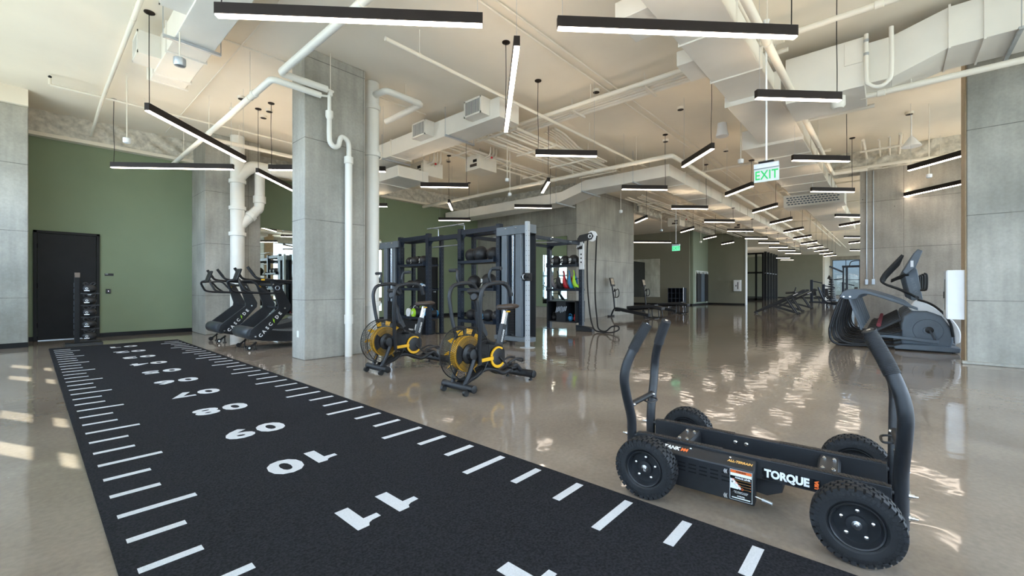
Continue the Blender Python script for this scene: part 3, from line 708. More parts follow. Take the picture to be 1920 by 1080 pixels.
# ------------------------------------------------------------------ air bikes: local +X is the riding direction
def air_bike(loc, rz, label):
    t = thing('air_bike', label, 'exercise bike', loc, rz, 'air bikes')
    FX, FZ, FR = .44, .44, .31
    # front and rear feet
    f = MB().cyl((.54, -.25, .075), (.54, .25, .075), .042, 18).build('front_foot', M_POWDER, t)
    for s in (-1, 1): MB().lathe([(.044, 0), (.044, .012), (.03, .016)], (.54, s * .25, .075), (0, s, 0), 16).build('foot_cap', M_PLASTIC, f)
    for s in (-1, 1):
        w = MB().lathe([(.036, -.018), (.036, .018)], (.605, s * .19, .037), (0, 1, 0), 18)
        w.bar((.54, s * .19, .07), (.605, s * .19, .04), .03, .02); w.build('transport_wheel', M_PLASTIC, f)
    r = MB().cyl((-.52, -.25, .085), (-.52, .25, .085), .050, 18).build('rear_foot', M_POWDER, t)
    for s in (-1, 1):
        MB().lathe([(.044, 0), (.044, .012), (.03, .016)], (-.52, s * .25, .085), (0, s, 0), 16).build('foot_cap', M_PLASTIC, r)
        MB().lathe([(.012, .05), (.012, .022), (.024, .018), (.024, 0)], (-.52, s * .20, 0), (0, 0, 1), 14).build('levelling_foot', M_PLASTIC, r)
    # fork, wavy lower tube and rear handle
    fm = MB()
    for s in (-1, 1): fm.tube([(.36, s * .115, .50), (.40, s * .125, .42), (.50, s * .12, .20), (.545, s * .10, .09)], .026, 10, 5)
    fm.tube([(.50, .05, .10), (.34, .05, .16), (.18, .05, .22), (.02, .05, .20), (-.16, .05, .13), (-.30, .05, .17), (-.40, .05, .20), (-.50, .05, .11)], .028, 10, 6)
    fm.tube([(.50, -.05, .10), (.34, -.05, .16), (.18, -.05, .22), (.02, -.05, .20), (-.16, -.05, .13), (-.30, -.05, .17), (-.40, -.05, .20), (-.50, -.05, .11)], .028, 10, 6)
    fm.tube([(.12, 0, .45), (.20, 0, .70), (.24, 0, .92)], .040, 12, 4)
    fm.build('frame', M_POWDER, t)
    MB().tube([(-.25, .06, .25), (-.40, .075, .285), (-.50, .075, .27), (-.545, .04, .23), (-.55, -.04, .23), (-.50, -.075, .27), (-.40, -.075, .285), (-.25, -.06, .25)], .014, 8, 4).build('lift_handle', M_POWDER, t)
    # fan: blades, hub, wire cage
    rm = MB()
    for yy in (-.085, .085): rm.ring((FX, yy, FZ), (0, 1, 0), FR, .0065, 56, 6)
    fan = rm.build('fan_rim', M_PLASTIC, t)
    for i in range(11):
        a = 2 * PI * i / 11 + .1; ca, sa = math.cos(a), math.sin(a)
        P = lambda rr, tt, y: (FX + ca * rr - sa * tt, y, FZ + sa * rr + ca * tt)
        vs = [P(.226, -.017, -.02), P(.226, .017, .02), P(.288, .022, .03), P(.288, -.022, -.03)]
        off = Vector((-sa * .006, 0, ca * .006))
        vs += [tuple(Vector(v) + off) for v in vs]
        bl = MB(); bl.add(vs, [(0, 1, 2, 3), (7, 6, 5, 4), (0, 4, 5, 1), (1, 5, 6, 2), (2, 6, 7, 3), (3, 7, 4, 0)])
        bl.build('fan_blade', M_YELLOW, fan, smooth=False)
    MB().lathe([(.195, -.05), (.200, -.04), (.200, .04), (.195, .05), (.180, .056), (.06, .06), (.06, -.06), (.180, -.056)], (FX, 0, FZ), (0, 1, 0), 48, close=True).build('fan_disc', M_MUSTARD, fan)
    MB().ring((FX, .05, FZ), (0, 1, 0), .203, .006, 48, 6).build('disc_edge', M_YELLOW, fan); 
    for s in (-1, 1):
        for q in (0, PI):
            vs = [(FX, s * .064, FZ)] + [(FX + math.cos(q + PI + u) * .185, s * .062, FZ + math.sin(q + PI + u) * .185) for u in [(-.65 + 1.3 * k / 8) for k in range(9)]]
            vs2 = [(v[0], v[1] - s * .006, v[2]) for v in vs]; k = len(vs)
            sec = MB(); sec.add(vs + vs2, [tuple(range(k)), tuple(range(2 * k - 1, k - 1, -1))] + [(i, (i + 1) % k, (i + 1) % k + k, i + k) for i in range(k)]); sec.build('disc_sector', M_PLASTIC, fan, smooth=False)
    for s in (-1, 1):
        hb = MB(); hb.lathe([(.115, .068 * s), (.112, .085 * s), (.075, .10 * s), (.062, .125 * s), (.060, .150 * s), (.03, .155 * s), (0, .155 * s)], (FX, 0, FZ), (0, 1, 0), 32)
        hb.build('fan_hub', M_PLASTIC, fan)
    cg = MB()
    for s in (-1, 1):
        for i in range(84):
            a = 2 * PI * i / 84; b = a + .22
            p = [(FX + math.cos(a + (b - a) * k) * rr, s * yy, FZ + math.sin(a + (b - a) * k) * rr) for rr, yy, k in ((.115, .090, 0), (.22, .094, .5), (.305, .082, 1))]
            if s > 0: p += [(FX + math.cos(b + k) * FR, yy, FZ + math.sin(b + k) * FR) for yy, k in ((.04, .03), (-.04, .05), (-.084, .06))]
            cg.tube(p, .0022, 4, 2, caps=False)
        for rr, yy in ((.155, .092), (.20, .094), (.245, .093), (.28, .088)): cg.ring((FX, s * yy, FZ), (0, 1, 0), rr, .0016, 48, 4)
    cg.build('fan_cage', M_PLASTIC, fan)
    # shroud, crank and connecting arms
    sh = MB().prism([(.30, .56), (.16, .60), (.02, .53), (-.10, .50), (-.16, .42), (-.165, .32), (-.12, .235), (-.03, .195), (.06, .22), (.16, .27), (.30, .30), (.33, .42)], 'xz', -.085, .085)
    sh.build('shroud', M_PLASTIC, t, bevel=.018, seg=3)
    for s in (-1, 1):
        cd = MB().lathe([(.118, .086), (.118, .104), (.098, .110), (0, .111)], (0, 0, .355), (0, s, 0), 36).build('crank_disc', M_PLASTIC, t)
        cr = MB(); n = 26
        for i in range(n):                                   # open yellow crescent
            a0 = .9 + (2 * PI - 1.5) * i / n; a1 = .9 + (2 * PI - 1.5) * (i + 1) / n
            w0 = .016 + .020 * (i / n if i < n * .8 else .8 - (i / n - .8) * 3); w1 = .016 + .020 * ((i + 1) / n if i + 1 < n * .8 else .8 - ((i + 1) / n - .8) * 3)
            vs = []
            for a, w in ((a0, w0), (a1, w1)):
                for rr in (.128 - max(w, .006), .130):
                    for y in (.100, .116): vs.append((-math.cos(a) * rr, s * y, .355 + math.sin(a) * rr))
            cr.add(vs, [(0, 1, 3, 2), (4, 6, 7, 5), (0, 4, 5, 1), (2, 3, 7, 6), (0, 2, 6, 4), (1, 5, 7, 3)])
        cr.build('crank_ring', M_YELLOW, cd, smooth=False)
        MB().prism([(.10, .335), (.26, .330), (.345, .328), (.355, .345), (.345, .368), (.26, .372), (.10, .378)], 'xz', s * .118, s * .134).build('link_arm', M_YELLOW, cd, bevel=.003)
        MB().cyl((.16, s * .09, .545), (.16, s * .23, .545), .019, 12).build('foot_peg', M_RUBBER, t)
        # pedal crank hangs below
        ang = s * -.05; pd = MB().bar((-.02, s * .122, .355), (-.02 - s * .15, s * .126, .30 - s * .08), .022, .012, (0, 1, 0)); pd.cbox((-.02 - s * .15, s * .18, .295 - s * .08), .09, .09, .024); pd.build('pedal', M_PLASTIC, t, bevel=.004)
        # moving handles
        h = MB().tube([(.345, s * .150, .32), (.38, s * .175, .50), (.425, s * .235, .78), (.45, s * .262, 1.02), (.445, s * .270, 1.13), (.40, s * .275, 1.215), (.30, s * .275, 1.25), (.16, s * .275, 1.262), (.06, s * .28, 1.245), (.0, s * .285, 1.19), (-.035, s * .285, 1.11)], .0245, 12, 5)
        hd = h.build('handle', M_POWDER, t)
        MB().tube([(.10, s * .278, 1.257), (.04, s * .281, 1.235), (-.005, s * .285, 1.185), (-.036, s * .285, 1.105)], .028, 12, 4).build('grip', M_RUBBER, hd)
        MB().tube([(.30, s * .275, 1.25), (.325, s * .275, 1.33), (.31, s * .285, 1.40), (.30, s * .32, 1.42)], .017, 10, 4).build('grip_stem', M_POWDER, hd)
        MB().cyl((.30, s * .31, 1.42), (.30, s * .44, 1.42), .0225, 14).build('grip', M_RUBBER, hd)
    # console
    ma = MB().tube([(.24, 0, .92), (.27, 0, 1.04), (.30, 0, 1.10)], .026, 10, 3); ma.bar((.24, 0, .86), (.12, 0, .62), .07, .05); ma.build('console_mast', M_POWDER, t)
    m = Matrix.Translation((.275, 0, 1.14)) @ Matrix.Rotation(math.radians(-35), 4, 'Y')
    cs = MB().cbox((0, 0, 0), .12, .20, .05, m).build('console', M_PLASTIC, t, bevel=.012)
    MB().cbox((-.01, 0, .0255), .07, .15, .003, m).build('screen', M_DARKGL, cs, smooth=False)
    MB().lathe([(.05, -.02), (.052, .0), (.046, .012), (.038, .002)], (.36, .06, 1.10), (.9, .3, .3), 20).build('bottle_ring', M_PLASTIC, t)
    # seat post and saddle
    sp = MB().bar((-.12, 0, .42), (-.215, 0, .74), .062, .072, (1, 0, 0)).build('seat_tube', M_POWDER, t, bevel=.006)
    dv = Vector((-.095, 0, .32)).normalized()
    text('CASCADE', .036, M_WHITE, sp, face_mtx((-.172, .0318, .595), dv, Vector((dv.z, 0, -dv.x))), 'lettering', .0008)
    MB().bar((-.205, 0, .70), (-.268, 0, .915), .044, .052, (1, 0, 0)).build('seat_post', M_CHROME, t, bevel=.004)
    sd = MB(); N = 15; rows = []
    for i in range(N):
        u = i / (N - 1); x = -.40 + .29 * u
        w = .115 * (1 - u) ** .7 + .028; w *= min(1, (u / .08) ** .5 if u < .08 else 1) ; w *= min(1, ((1 - u) / .06) ** .5 if u > .94 else 1)
        w = max(w, .012); row = []
        for j in range(14):
            a = 2 * PI * j / 14
            row.append((x, math.cos(a) * w, .955 + .012 * (1 - u) + math.sin(a) * (.032 if math.sin(a) > 0 else .036) * (1 if .05 < u < .97 else .55)))
        rows.append(row)
    fs = [(i * 14 + j, i * 14 + (j + 1) % 14, (i + 1) * 14 + (j + 1) % 14, (i + 1) * 14 + j) for i in range(N - 1) for j in range(14)]
    sd.add([p for r_ in rows for p in r_], fs + [tuple(range(13, -1, -1)), tuple((N - 1) * 14 + j for j in range(14))])
    sd.build('saddle', M_SADDLE, t, angle=70)
    MB().cbox((-.25, .05, .90), .05, .03, .018).build('seat_lever', M_YELLOW, t, bevel=.004)
    return t
air_bike((3.80, 3.70, 0), PI, 'black and yellow air bike nearer the camera, in front of the storage rig')
air_bike((3.80, 5.42, 0), PI, 'black and yellow air bike next to the large white downpipe, behind the nearer one')

# ------------------------------------------------------------------ curved treadmills: local +X is the front
def treadmill(loc, rz, label):
    t = thing('curved_treadmill', label, 'treadmill', loc, rz, 'curved treadmills')
    hw = .40
    prof = [(.93, .36), (.80, .42), (.55, .37), (.20, .325), (-.20, .33), (-.60, .40), (-.86, .47)]
    up = [(p.x, p.z) for p in catmull([(x, 0, z) for x, z in prof], 4)]
    for s in (-1, 1):
        poly = up + [(-.92, .40), (-.86, .20), (-.30, .13), (.30, .12), (.72, .17), (.95, .24)]
        sd = MB().prism(poly, 'xz', s * hw, s * (hw - .06)).build('side_skirt', M_POWDER, t, bevel=.004)
        plate = [(.94, .40), (.97, .28), (.82, .20), (.70, .22), (.225, .77), (.215, .86), (.43, 1.30), (.60, 1.345), (.455, .86), (.465, .79)]
        pl = MB().prism(plate, 'xz', s * (hw + .002), s * (hw + .045)).build('side_plate', M_POWDER, t, bevel=.006)
        for (x, z) in ((.335, .795), (.86, .27), (.55, 1.27)): MB().lathe([(.016, 0), (.016, .006), (0, .008)], (x, s * (hw + .046), z), (0, s, 0), 12).build('cap_bolt', M_CHROME, pl)
        # emblem disc near the top
        MB().ring((.47, s * (hw + .047), 1.20), (0, 1, 0), .038, .008, 24, 6).build('emblem', M_GALV, pl)
        a = Vector((-.47, 0, .55)).normalized(); c = Vector((.585, s * (hw + .046), .50))
        if s > 0:
            for ch, o in zip('CASCDE', (-.285, -.195, -.105, -.015, .165, .255)): text(ch, .088, M_WHITE, pl, face_mtx(c + a * o, a, Vector((.55, 0, .47)).normalized()), 'lettering', .003)
            cc = c + a * .075; u = Vector((.55, 0, .47)).normalized()
            pts = [cc - a * .03 - u * .04, cc + a * .01 - u * .002, cc - a * .012 + u * .004, cc + a * .03 + u * .05, cc + a * .012 + u * .01, cc + a * .034 + u * .004]
            vs = [tuple(p) for p in pts] + [tuple(p + Vector((0, .001, 0))) for p in pts]
            MB().add(vs, [(0, 1, 2), (2, 1, 4), (2, 4, 3), (1, 5, 4), (6, 8, 7), (8, 10, 7), (8, 9, 10), (7, 10, 11)]).build('lettering', M_LIME, pl, smooth=False)
        for x in (.82, -.78):
            ft = MB().lathe([(.012, .16), (.012, .024), (.032, .018), (.034, 0)], (x, s * .31, 0), (0, 0, 1), 16).build('levelling_foot', M_PLASTIC, t)
        w = MB().lathe([(.045, -.02), (.045, .02)], (.93, s * .31, .047), (0, 1, 0), 18); w.bar((.80, s * .31, .15), (.93, s * .31, .05), .03, .03)
        wh = w.build('transport_wheel', M_PLASTIC, t); MB().lathe([(.02, .021), (.02, .023), (0, .024)], (.93, s * .31, .047), (0, s, 0), 14).build('hub', M_WHITEP, wh)
        # rails and front handles
        hd = MB().tube([(-.35, s * .43, 1.30), (.10, s * .43, 1.33), (.42, s * .43, 1.345), (.60, s * .42, 1.36), (.80, s * .41, 1.385), (.88, s * .40, 1.45), (.98, s * .385, 1.60)], .024, 12, 4).build('hand_rail', M_POWDER, t)
        MB().tube([(.87, s * .40, 1.44), (.98, s * .385, 1.605)], .027, 12).build('grip', M_RUBBER, hd)
        MB().tube([(.40, s * .43, 1.10), (.70, s * .43, 1.10), (.98, s * .42, 1.13), (1.06, s * .40, 1.22), (1.10, s * .36, 1.32), (1.06, s * .20, 1.36), (1.03, 0, 1.37)], .022, 10, 5).build('front_handle', M_POWDER, t)
        MB().tube([(1.08, s * .37, 1.33), (.90, s * .40, 1.33), (.78, s * .42, 1.20), (.66, s * .43, 1.11)], .019, 10, 4).build('hand_loop', M_POWDER, t)
        MB().lathe([(.026, 0), (.026, .014), (.014, .018), (0, .018)], (.52, s * (hw - .01), 1.23), (0, -s, 0), 16).build('knob', M_YELLOW, pl)
    for x, z in ((.90, .33), (-.84, .37)):
        dr = MB().lathe([(.105, -hw - .02), (.118, -hw), (.118, hw), (.105, hw + .02), (0, hw + .025)], (x, 0, z), (0, 1, 0), 28).build('end_drum', M_DRUM, t)
    bel = MB(); k = len(up); vs = []
    for (x, z) in up: vs += [(x, -hw + .06, z - .012), (x, hw - .06, z - .012), (x, -hw + .06, z - .03), (x, hw - .06, z - .03)]
    fs = []
    for i in range(k - 1):
        a = i * 4; b = a + 4
        fs += [(a, b, b + 1, a + 1), (a + 2, a + 3, b + 3, b + 2), (a, a + 2, b + 2, b), (a + 1, b + 1, b + 3, a + 3)]
    bel.add(vs, fs); b = bel.build('running_belt', M_RUBBER, t)
    sl = MB()
    for i in range(len(up) - 1): 
        p = up[i]; q = up[i + 1]
        for f in (0, .5): x = p[0] + (q[0] - p[0]) * f; z = p[1] + (q[1] - p[1]) * f; sl.box(x - .004, -hw + .07, z - .013, x + .004, hw - .07, z - .009)
    sl.build('belt_slat', M_SILVER, b, smooth=False)
    MB().cyl((.50, -hw, 1.26), (.50, hw, 1.26), .028, 12).build('cross_bar', M_POWDER, t)
    MB().cyl((.36, -hw, .80), (.36, hw, .80), .022, 12).build('cross_bar', M_POWDER, t)
    m = Matrix.Translation((1.04, 0, 1.46)) @ Matrix.Rotation(math.radians(-18), 4, 'Y')
    c = MB().cbox((0, 0, 0), .035, .26, .24, m).build('console', M_PLASTIC, t, bevel=.01)
    MB().cbox((-.019, 0, .01), .003, .22, .17, m).build('screen', M_DARKGL, c, smooth=False)
    MB().box(.70, .43, 1.345, .76, .455, 1.375).build('speed_lever', M_YELLOW, t, bevel=.004)
    return t
treadmill((3.72, 9.52, 0), PI, 'black curved treadmill with white lettering, half hidden by the near concrete column')
treadmill((3.66, 11.25, 0), PI, 'black curved treadmill with white lettering in front of the back column and white pipe')
# ------------------------------------------------------------------ the storage and training rig
rig = thing('training_rig', 'tall dark steel storage rig with shelves, cable columns and pull up bars', 'training rig', (0, 0, 0))
RZ = 2.6; XA, XB = 6.80, 10.30; YA = [6.38, 7.64, 8.88, 10.12]; YB = [6.50, 7.62]
def upright(x, y, m=M_NAVY, h=RZ, w=.115, name='upright'):
    u = MB().box(x - w / 2, y - w / 2, .012, x + w / 2, y + w / 2, h).build(name, m, rig, bevel=.004)
    hl = MB()
    for i in range(int((h - .2) / .10)):
        z = .15 + i * .10
        for a in ((-1, 0), (0, -1)):
            c = Vector((x + a[0] * (w / 2 + .0004), y + a[1] * (w / 2 + .0004), z))
            hl.lathe([(.008, 0), (.008, .0006), (0, .0006)], c, (a[0], a[1], 0), 8)
    hl.build('bolt_hole', M_GREYP if m is M_NAVY else M_BLACK, u, smooth=False)['kind'] = 'stuff'
    MB().box(x - .11, y - .11, 0, x + .11, y + .11, .012).build('foot_plate', m, u, bevel=.003)
    return u
def beam(a, b, w=.08, h=.11, m=M_NAVY, name='crossbeam'): return MB().bar(a, b, w, h).build(name, m, rig, bevel=.004)
def gusset(x, y, dx, dy, z=RZ - .14, s=.17):
    mb = MB(); e = .006; vs = []
    for k in (-e, e):
        ox, oy = (k, 0) if dy else (0, k)
        for (u, v) in ((0, 0), (s, 0), (0, -s)): vs.append((x + dx * (u + .03) + ox, y + dy * (u + .03) + oy, z + v))
    mb.add(vs, [(0, 1, 2), (5, 4, 3), (0, 3, 4, 1), (1, 4, 5, 2), (2, 5, 3, 0)]); mb.build('gusset', M_NAVY, rig, smooth=False)
for y in YA: upright(XA, y)
for y in YB: upright(XB, y)
for x, ys in ((XA + .42, YA),):
    for y in ys: upright(x, y, w=.09)
for a, b in ((0, 1), (2, 3)):
    beam((XA, YA[a] + .04, RZ - .09), (XA, YA[b] - .04, RZ - .09)); beam((XA + .42, YA[a] + .04, RZ - .09), (XA + .42, YA[b] - .04, RZ - .09))
    gusset(XA, YA[a], 0, 1); gusset(XA, YA[b], 0, -1)
beam((XA, YA[1] + .04, RZ - .16), (XA, YA[2] - .04, RZ - .16)); gusset(XA, YA[1], 0, 1, RZ - .2); gusset(XA, YA[2], 0, -1, RZ - .2)
for y in YA: beam((XA + .04, y, RZ - .12), (XA + .38, y, RZ - .12), .06, .08)
beam((XB, YB[0] + .04, RZ - .10), (XB, YB[1] - .04, RZ - .10)); gusset(XB, YB[0], 0, 1); gusset(XB, YB[1], 0, -1)
for ya, yb in ((YA[0], YB[0]), (YA[1], YB[1])): beam((XA + .46, ya, RZ - .16), (XB - .04, yb, RZ - .16), .06, .085)
for x in (7.9, 8.7, 9.6): MB().tube([(x, YA[0], RZ - .16), (x, YB[1], RZ - .10)], .017, 10).build('pull_up_bar', M_GALV, rig)
MB().tube([(XA + .1, YA[1] + .05, RZ - .35), (XA + .1, YA[2] - .05, RZ - .35)], .016, 10).build('pull_up_bar', M_GALV, rig)
pb = MB()
for y in (YA[1] + .1, YA[2] - .15): pb.tube([(XA + .2, y, RZ - .12), (XA + .2, y, RZ + .12), (XA - .05, y, RZ + .12)], .014, 8)
pb.tube([(XA + .0, YA[1] - .1, RZ + .12), (XA + .0, YA[2] + .05, RZ + .12)], .016, 10).build('pull_up_bar', M_GALV, rig)
def shelf(x0, x1, y0, y1, z, lip=.03):
    mb = MB().box(x0, y0, z - .03, x1, y1, z)
    mb.box(x0 - .012, y0, z - .035, x0, y1, z + lip); mb.box(x1, y0, z - .03, x1 + .01, y1, z + lip)
    o = mb.build('shelf', M_NAVY, rig, bevel=.003)
    for y in (y0 - .012, y1): MB().prism([(x0 - .01, z + .09), (x1, z - .03), (x0 - .01, z - .035)], 'xz', y, y + .012).build('shelf_bracket', M_NAVY, o, smooth=False)
    return o
SH = {'near': [.44, 1.17, 1.80], 'back': [.42, 1.17, 1.80]}
for z in SH['near']: shelf(XA - .14, XA + .36, YA[0] + .06, YA[1] - .06, z)
for z in SH['back']: shelf(XA - .14, XA + .36, YA[2] + .06, YA[3] - .06, z)
for z in (1.15, 1.84): shelf(XB - .22, XB + .26, YB[0] + .06, YB[1] - .06, z)
# open cabinet low in the far bay
cb = MB(); y0, y1, x0, x1 = YB[0] + .07, YB[1] - .07, XB - .2, XB + .3
cb.box(x0, y0, .22, x1, y1, .25); cb.box(x0, y0, .80, x1, y1, .83); cb.box(x1 - .02, y0, .22, x1, y1, .83)
for y in (y0, (y0 + y1) / 2 - .16, (y0 + y1) / 2 + .14, y1 - .02): cb.box(x0, y, .22, x1, y + .02, .83)
cab = cb.build('cabinet', M_POWDER, rig, bevel=.003)
MB().box(x0 - .003, (y0 + y1) / 2 - .16, .25, x0, (y0 + y1) / 2 + .16, .80).build('cabinet_panel', M_POWDER, cab, smooth=False)
def emblem(c, s, m, par, right, up):                      # striped shield
    r = Vector(right).normalized(); u = Vector(up).normalized(); n = r.cross(u) * .0012; c = Vector(c); mb = MB()
    for k in range(4):
        a = (-.42 + k * .28) * s; q = [(a, -.5 * s), (a + .16 * s, -.5 * s), (a + .16 * s + .0, .1 * s), (a + .0, .1 * s)]
        q = [(a - .15 * s, -.4 * s + k * .1 * s), (a + .0, -.5 * s + k * .1 * s), (a + .22 * s, .3 * s + k * .05 * s), (a + .07 * s, .4 * s + k * .05 * s)]
        vs = [tuple(c + r * p[0] + u * p[1]) for p in q] + [tuple(c + r * p[0] + u * p[1] + n) for p in q]
        mb.add(vs, [(0, 1, 2, 3), (7, 6, 5, 4), (0, 4, 5, 1), (1, 5, 6, 2), (2, 6, 7, 3), (3, 7, 4, 0)])
    return mb.build('emblem', m, par, smooth=False)
for k in (-.08, .08): emblem((x0 - .004, (y0 + y1) / 2 + k + .0, .58), .20, M_GALV, cab, (0, -1, 0), (0, 0, 1))
# cable columns at both ends of the front line
def cable_column(y_rig, s):
    ye = y_rig + s * .93
    post = upright(XA - .17, ye, M_POST, 2.54, .075, 'cable_post')
    tb = MB().box(XA - .10, min(y_rig, ye), 2.32, XA + .12, max(y_rig, ye), 2.50); top = tb.build('column_header', M_SILVER, rig, bevel=.006)
    for k in (.3, .6): MB().ball((XA - .105, y_rig + s * .93 * k, 2.45), .018, .03, .014, 10, 6).build('cap_bolt', M_CHROME, top)
    MB().box(XA - .17, min(y_rig, ye), .10, XA + .1, max(y_rig, ye), .19).build('column_base', M_SILVER, rig, bevel=.005)
    for k, w in ((.22, .15), (.62, .17)):
        yc = y_rig + s * k
        MB().box(XA - .10, yc - w / 2, .19, XA - .02, yc + w / 2, 2.32).build('weight_shroud', M_SILVER, rig, bevel=.012)
        MB().box(XA - .02, yc - w / 2 - .04, .19, XA + .10, yc + w / 2 + .04, 2.32).build('weight_guard', M_NAVY, rig, bevel=.005)
    MB().box(XA + .11, min(y_rig, ye) + .02, .19, XA + .13, max(y_rig, ye) - .02, 2.32).build('gap_blocker', M_PLASTIC, rig, smooth=False)  # added dark sheet, blocks the bright view through the column gap
    wst = MB()
    for i in range(18): wst.box(XA - .09, y_rig + s * .42 - .085, .22 + i * .034, XA + .03, y_rig + s * .42 + .085, .25 + i * .034)
    wst.build('weight_stack', M_PLASTIC, rig, smooth=False)
    for k in (.40, .44): MB().cyl((XA - .03, y_rig + s * k, .2), (XA - .03, y_rig + s * k, 2.35), .009, 8).build('guide_rod', M_CHROME, rig)
    car = MB().box(XA - .26, ye - .065, 1.34, XA - .10, ye + .065, 1.50); car.cyl((XA - .24, ye - .1, 1.42), (XA - .24, ye + .1, 1.42), .03, 14)
    c = car.build('pulley_carriage', M_PLASTIC, rig, bevel=.01)
    MB().ring((XA - .27, ye, 1.42), (0, 1, 0), .05, .012, 20, 8).build('pulley', M_GALV, c)
cable_column(YA[0], -1); cable_column(YA[3], 1)
# rope pull station on the last upright
xr = XB - .045; yr = YB[0]
rp = MB().box(xr - .06, yr - .13, 1.72, xr, yr + .02, 2.45).build('rope_bracket', M_WHITEP, rig, bevel=.01)
for z in (1.92, 2.03, 2.14): MB().lathe([(.024, 0), (.024, .004), (0, .005)], (xr - .06, yr - .055, z), (-1, 0, 0), 14).build('bracket_hole', M_BLACK, rp)
arm = MB().prism([(yr + .05, 2.28), (yr + .05, 2.58), (yr - .02, 2.67), (yr - .40, 2.72), (yr - .46, 2.62), (yr - .40, 2.53), (yr - .10, 2.48), (yr - .10, 2.28)], 'yz', xr - .095, xr - .065).build('rope_arm', M_PLASTIC, rig, bevel=.006)
wh = MB().lathe([(.13, -.03), (.145, -.025), (.125, 0), (.145, .025), (.13, .03)], (xr - .045, yr - .40, 2.62), (1, 0, 0), 28, close=False).build('rope_wheel', M_WHITEP, rig)
MB().ring((xr - .098, yr - .36, 2.62), (1, 0, 0), .05, .012, 22, 6).build('wheel_emblem', M_WHITEP, arm)
for q in range(4):
    a = q * PI / 2 + PI / 4; MB().bar((xr - .10, yr - .36 + math.cos(a) * .02, 2.62 + math.sin(a) * .02), (xr - .10, yr - .36 + math.cos(a) * .055, 2.62 + math.sin(a) * .055), .01, .006).build('wheel_emblem', M_WHITEP, arm)
emblem((xr - .0955, yr - .02, 2.40), .17, M_WHITEP, arm, (0, -1, 0), (0, 0, 1))
MB().prism([(yr - .1, .0), (yr - .42, .0), (yr - .42, .07), (yr - .34, .12), (yr + .1, .16), (yr + .1, .012), (yr, .012)], 'yz', xr - .10, xr + .06).build('rope_foot', M_POWDER, rig, bevel=.006)
rope = tag(MB().tube([(xr - .045, yr - .26, 2.62), (xr - .05, yr - .24, 2.0), (xr - .05, yr - .26, 1.2), (xr - .05, yr - .32, .6), (xr - .07, yr - .40, .25), (xr - .10, yr - .52, .06), (xr - .15, yr - .75, .025), (xr - .2, yr - .92, .025), (xr - .18, yr - 1.08, .04), (xr - .1, yr - 1.22, .11), (xr - .06, yr - 1.18, .20), (xr - .1, yr - 1.02, .18), (xr - .14, yr - .86, .05), (xr - .08, yr - .62, .10), (xr - .05, yr - .55, .4), (xr - .05, yr - .50, .9), (xr - .05, yr - .50, 1.6), (xr - .045, yr - .54, 2.62)], .020, 10, 5).build('pull_rope', M_ROPE), 'black training rope looped over the white pulley wheel and lying on the floor', 'rope')

# ------------------------------------------------------------------ balls and bags on the rig shelves
def med_ball(x, y, z, r, label, num=None, ang=0.0, group='medicine balls on the rig', m=None, deco=None):
    t = thing('medicine_ball', label, 'ball', (x, y, z + r + .001), ang, group)
    MB().ball((0, 0, 0), r, seg=28, rings=16).build('ball_shell', m or M_VINYL, t, angle=80)
    sm = MB()
    for ax in ((0, 0, 1), (0, 1, .3)): sm.ring((0, 0, 0), ax, r * 1.0, .003, 36, 5)
    sm.build('seam', m or M_VINYL, t)
    if num: text(num, r * .62, deco or M_WHITE, t, face_mtx((-r * .985, 0, r * .05), (0, -1, 0), (0, 0, 1)), 'number', .004, extrude=.006); emblem((-r * .97, 0, -r * .42), r * .45, deco or M_WHITE, t, (0, -1, 0), (.35, 0, 1))
    return t
zz = SH['near'][2]
med_ball(6.93, 7.395, zz, .165, 'large black ball on the nearer bay top shelf, beside the inner upright')
med_ball(6.88, 7.04, zz, .182, 'largest black ball, middle of the top shelf in the nearer bay')
med_ball(6.90, 6.66, zz, .16, 'large black ball on the top shelf of the nearer bay, behind the front upright')
zz = SH['near'][1]
med_ball(6.90, 7.28, zz, .165, 'plain black ball on the middle shelf of the nearer bay behind the bike handles')
med_ball(6.88, 6.78, zz, .18, 'black ball numbered 20 on the middle shelf of the nearer bay', '20', -.5)
zz = SH['near'][0]
med_ball(6.92, 7.40, zz, .13, 'black ball on the lowest shelf of the nearer bay, beside the inner upright')
med_ball(6.90, 7.12, zz, .14, 'black ball in the middle of the lowest shelf of the nearer bay')
med_ball(6.90, 6.83, zz, .135, 'black ball with a blue mark on the lowest shelf of the nearer bay', '8', -.4, deco=M_BLUE)
med_ball(6.90, 6.55, zz, .13, 'black ball on the lowest shelf of the nearer bay, by the front upright')
zz = SH['back'][2]
med_ball(6.90, 9.82, zz, .12, 'black ball on the top shelf of the back bay, beside the cable column')
med_ball(6.86, 9.53, zz, .125, 'black ball with white print on the top shelf of the back bay, in the middle', '6', -.4)
med_ball(6.86, 9.16, zz, .125, 'black ball with white print on the back bay top shelf, open side', '4', -.4)
zz = SH['back'][1]
med_ball(6.90, 9.80, zz, .12, 'black ball on the middle shelf of the back bay, beside the cable column')
med_ball(6.88, 9.45, zz, .13, 'black ball with white print on the middle shelf of the back bay', '10', -.4)
zz = 1.84
med_ball(XB, 7.375, zz, .153, 'black ball numbered 12 on the far bay, first from the inner upright', '12', -.2)
med_ball(XB + .02, 7.06, zz, .152, 'black ball numbered 14 in the middle of the far bay top shelf', '14', -.2)
med_ball(XB - .02, 6.745, zz, .155, 'black ball numbered 20 on the far bay beside the rope upright', '20', -.2)
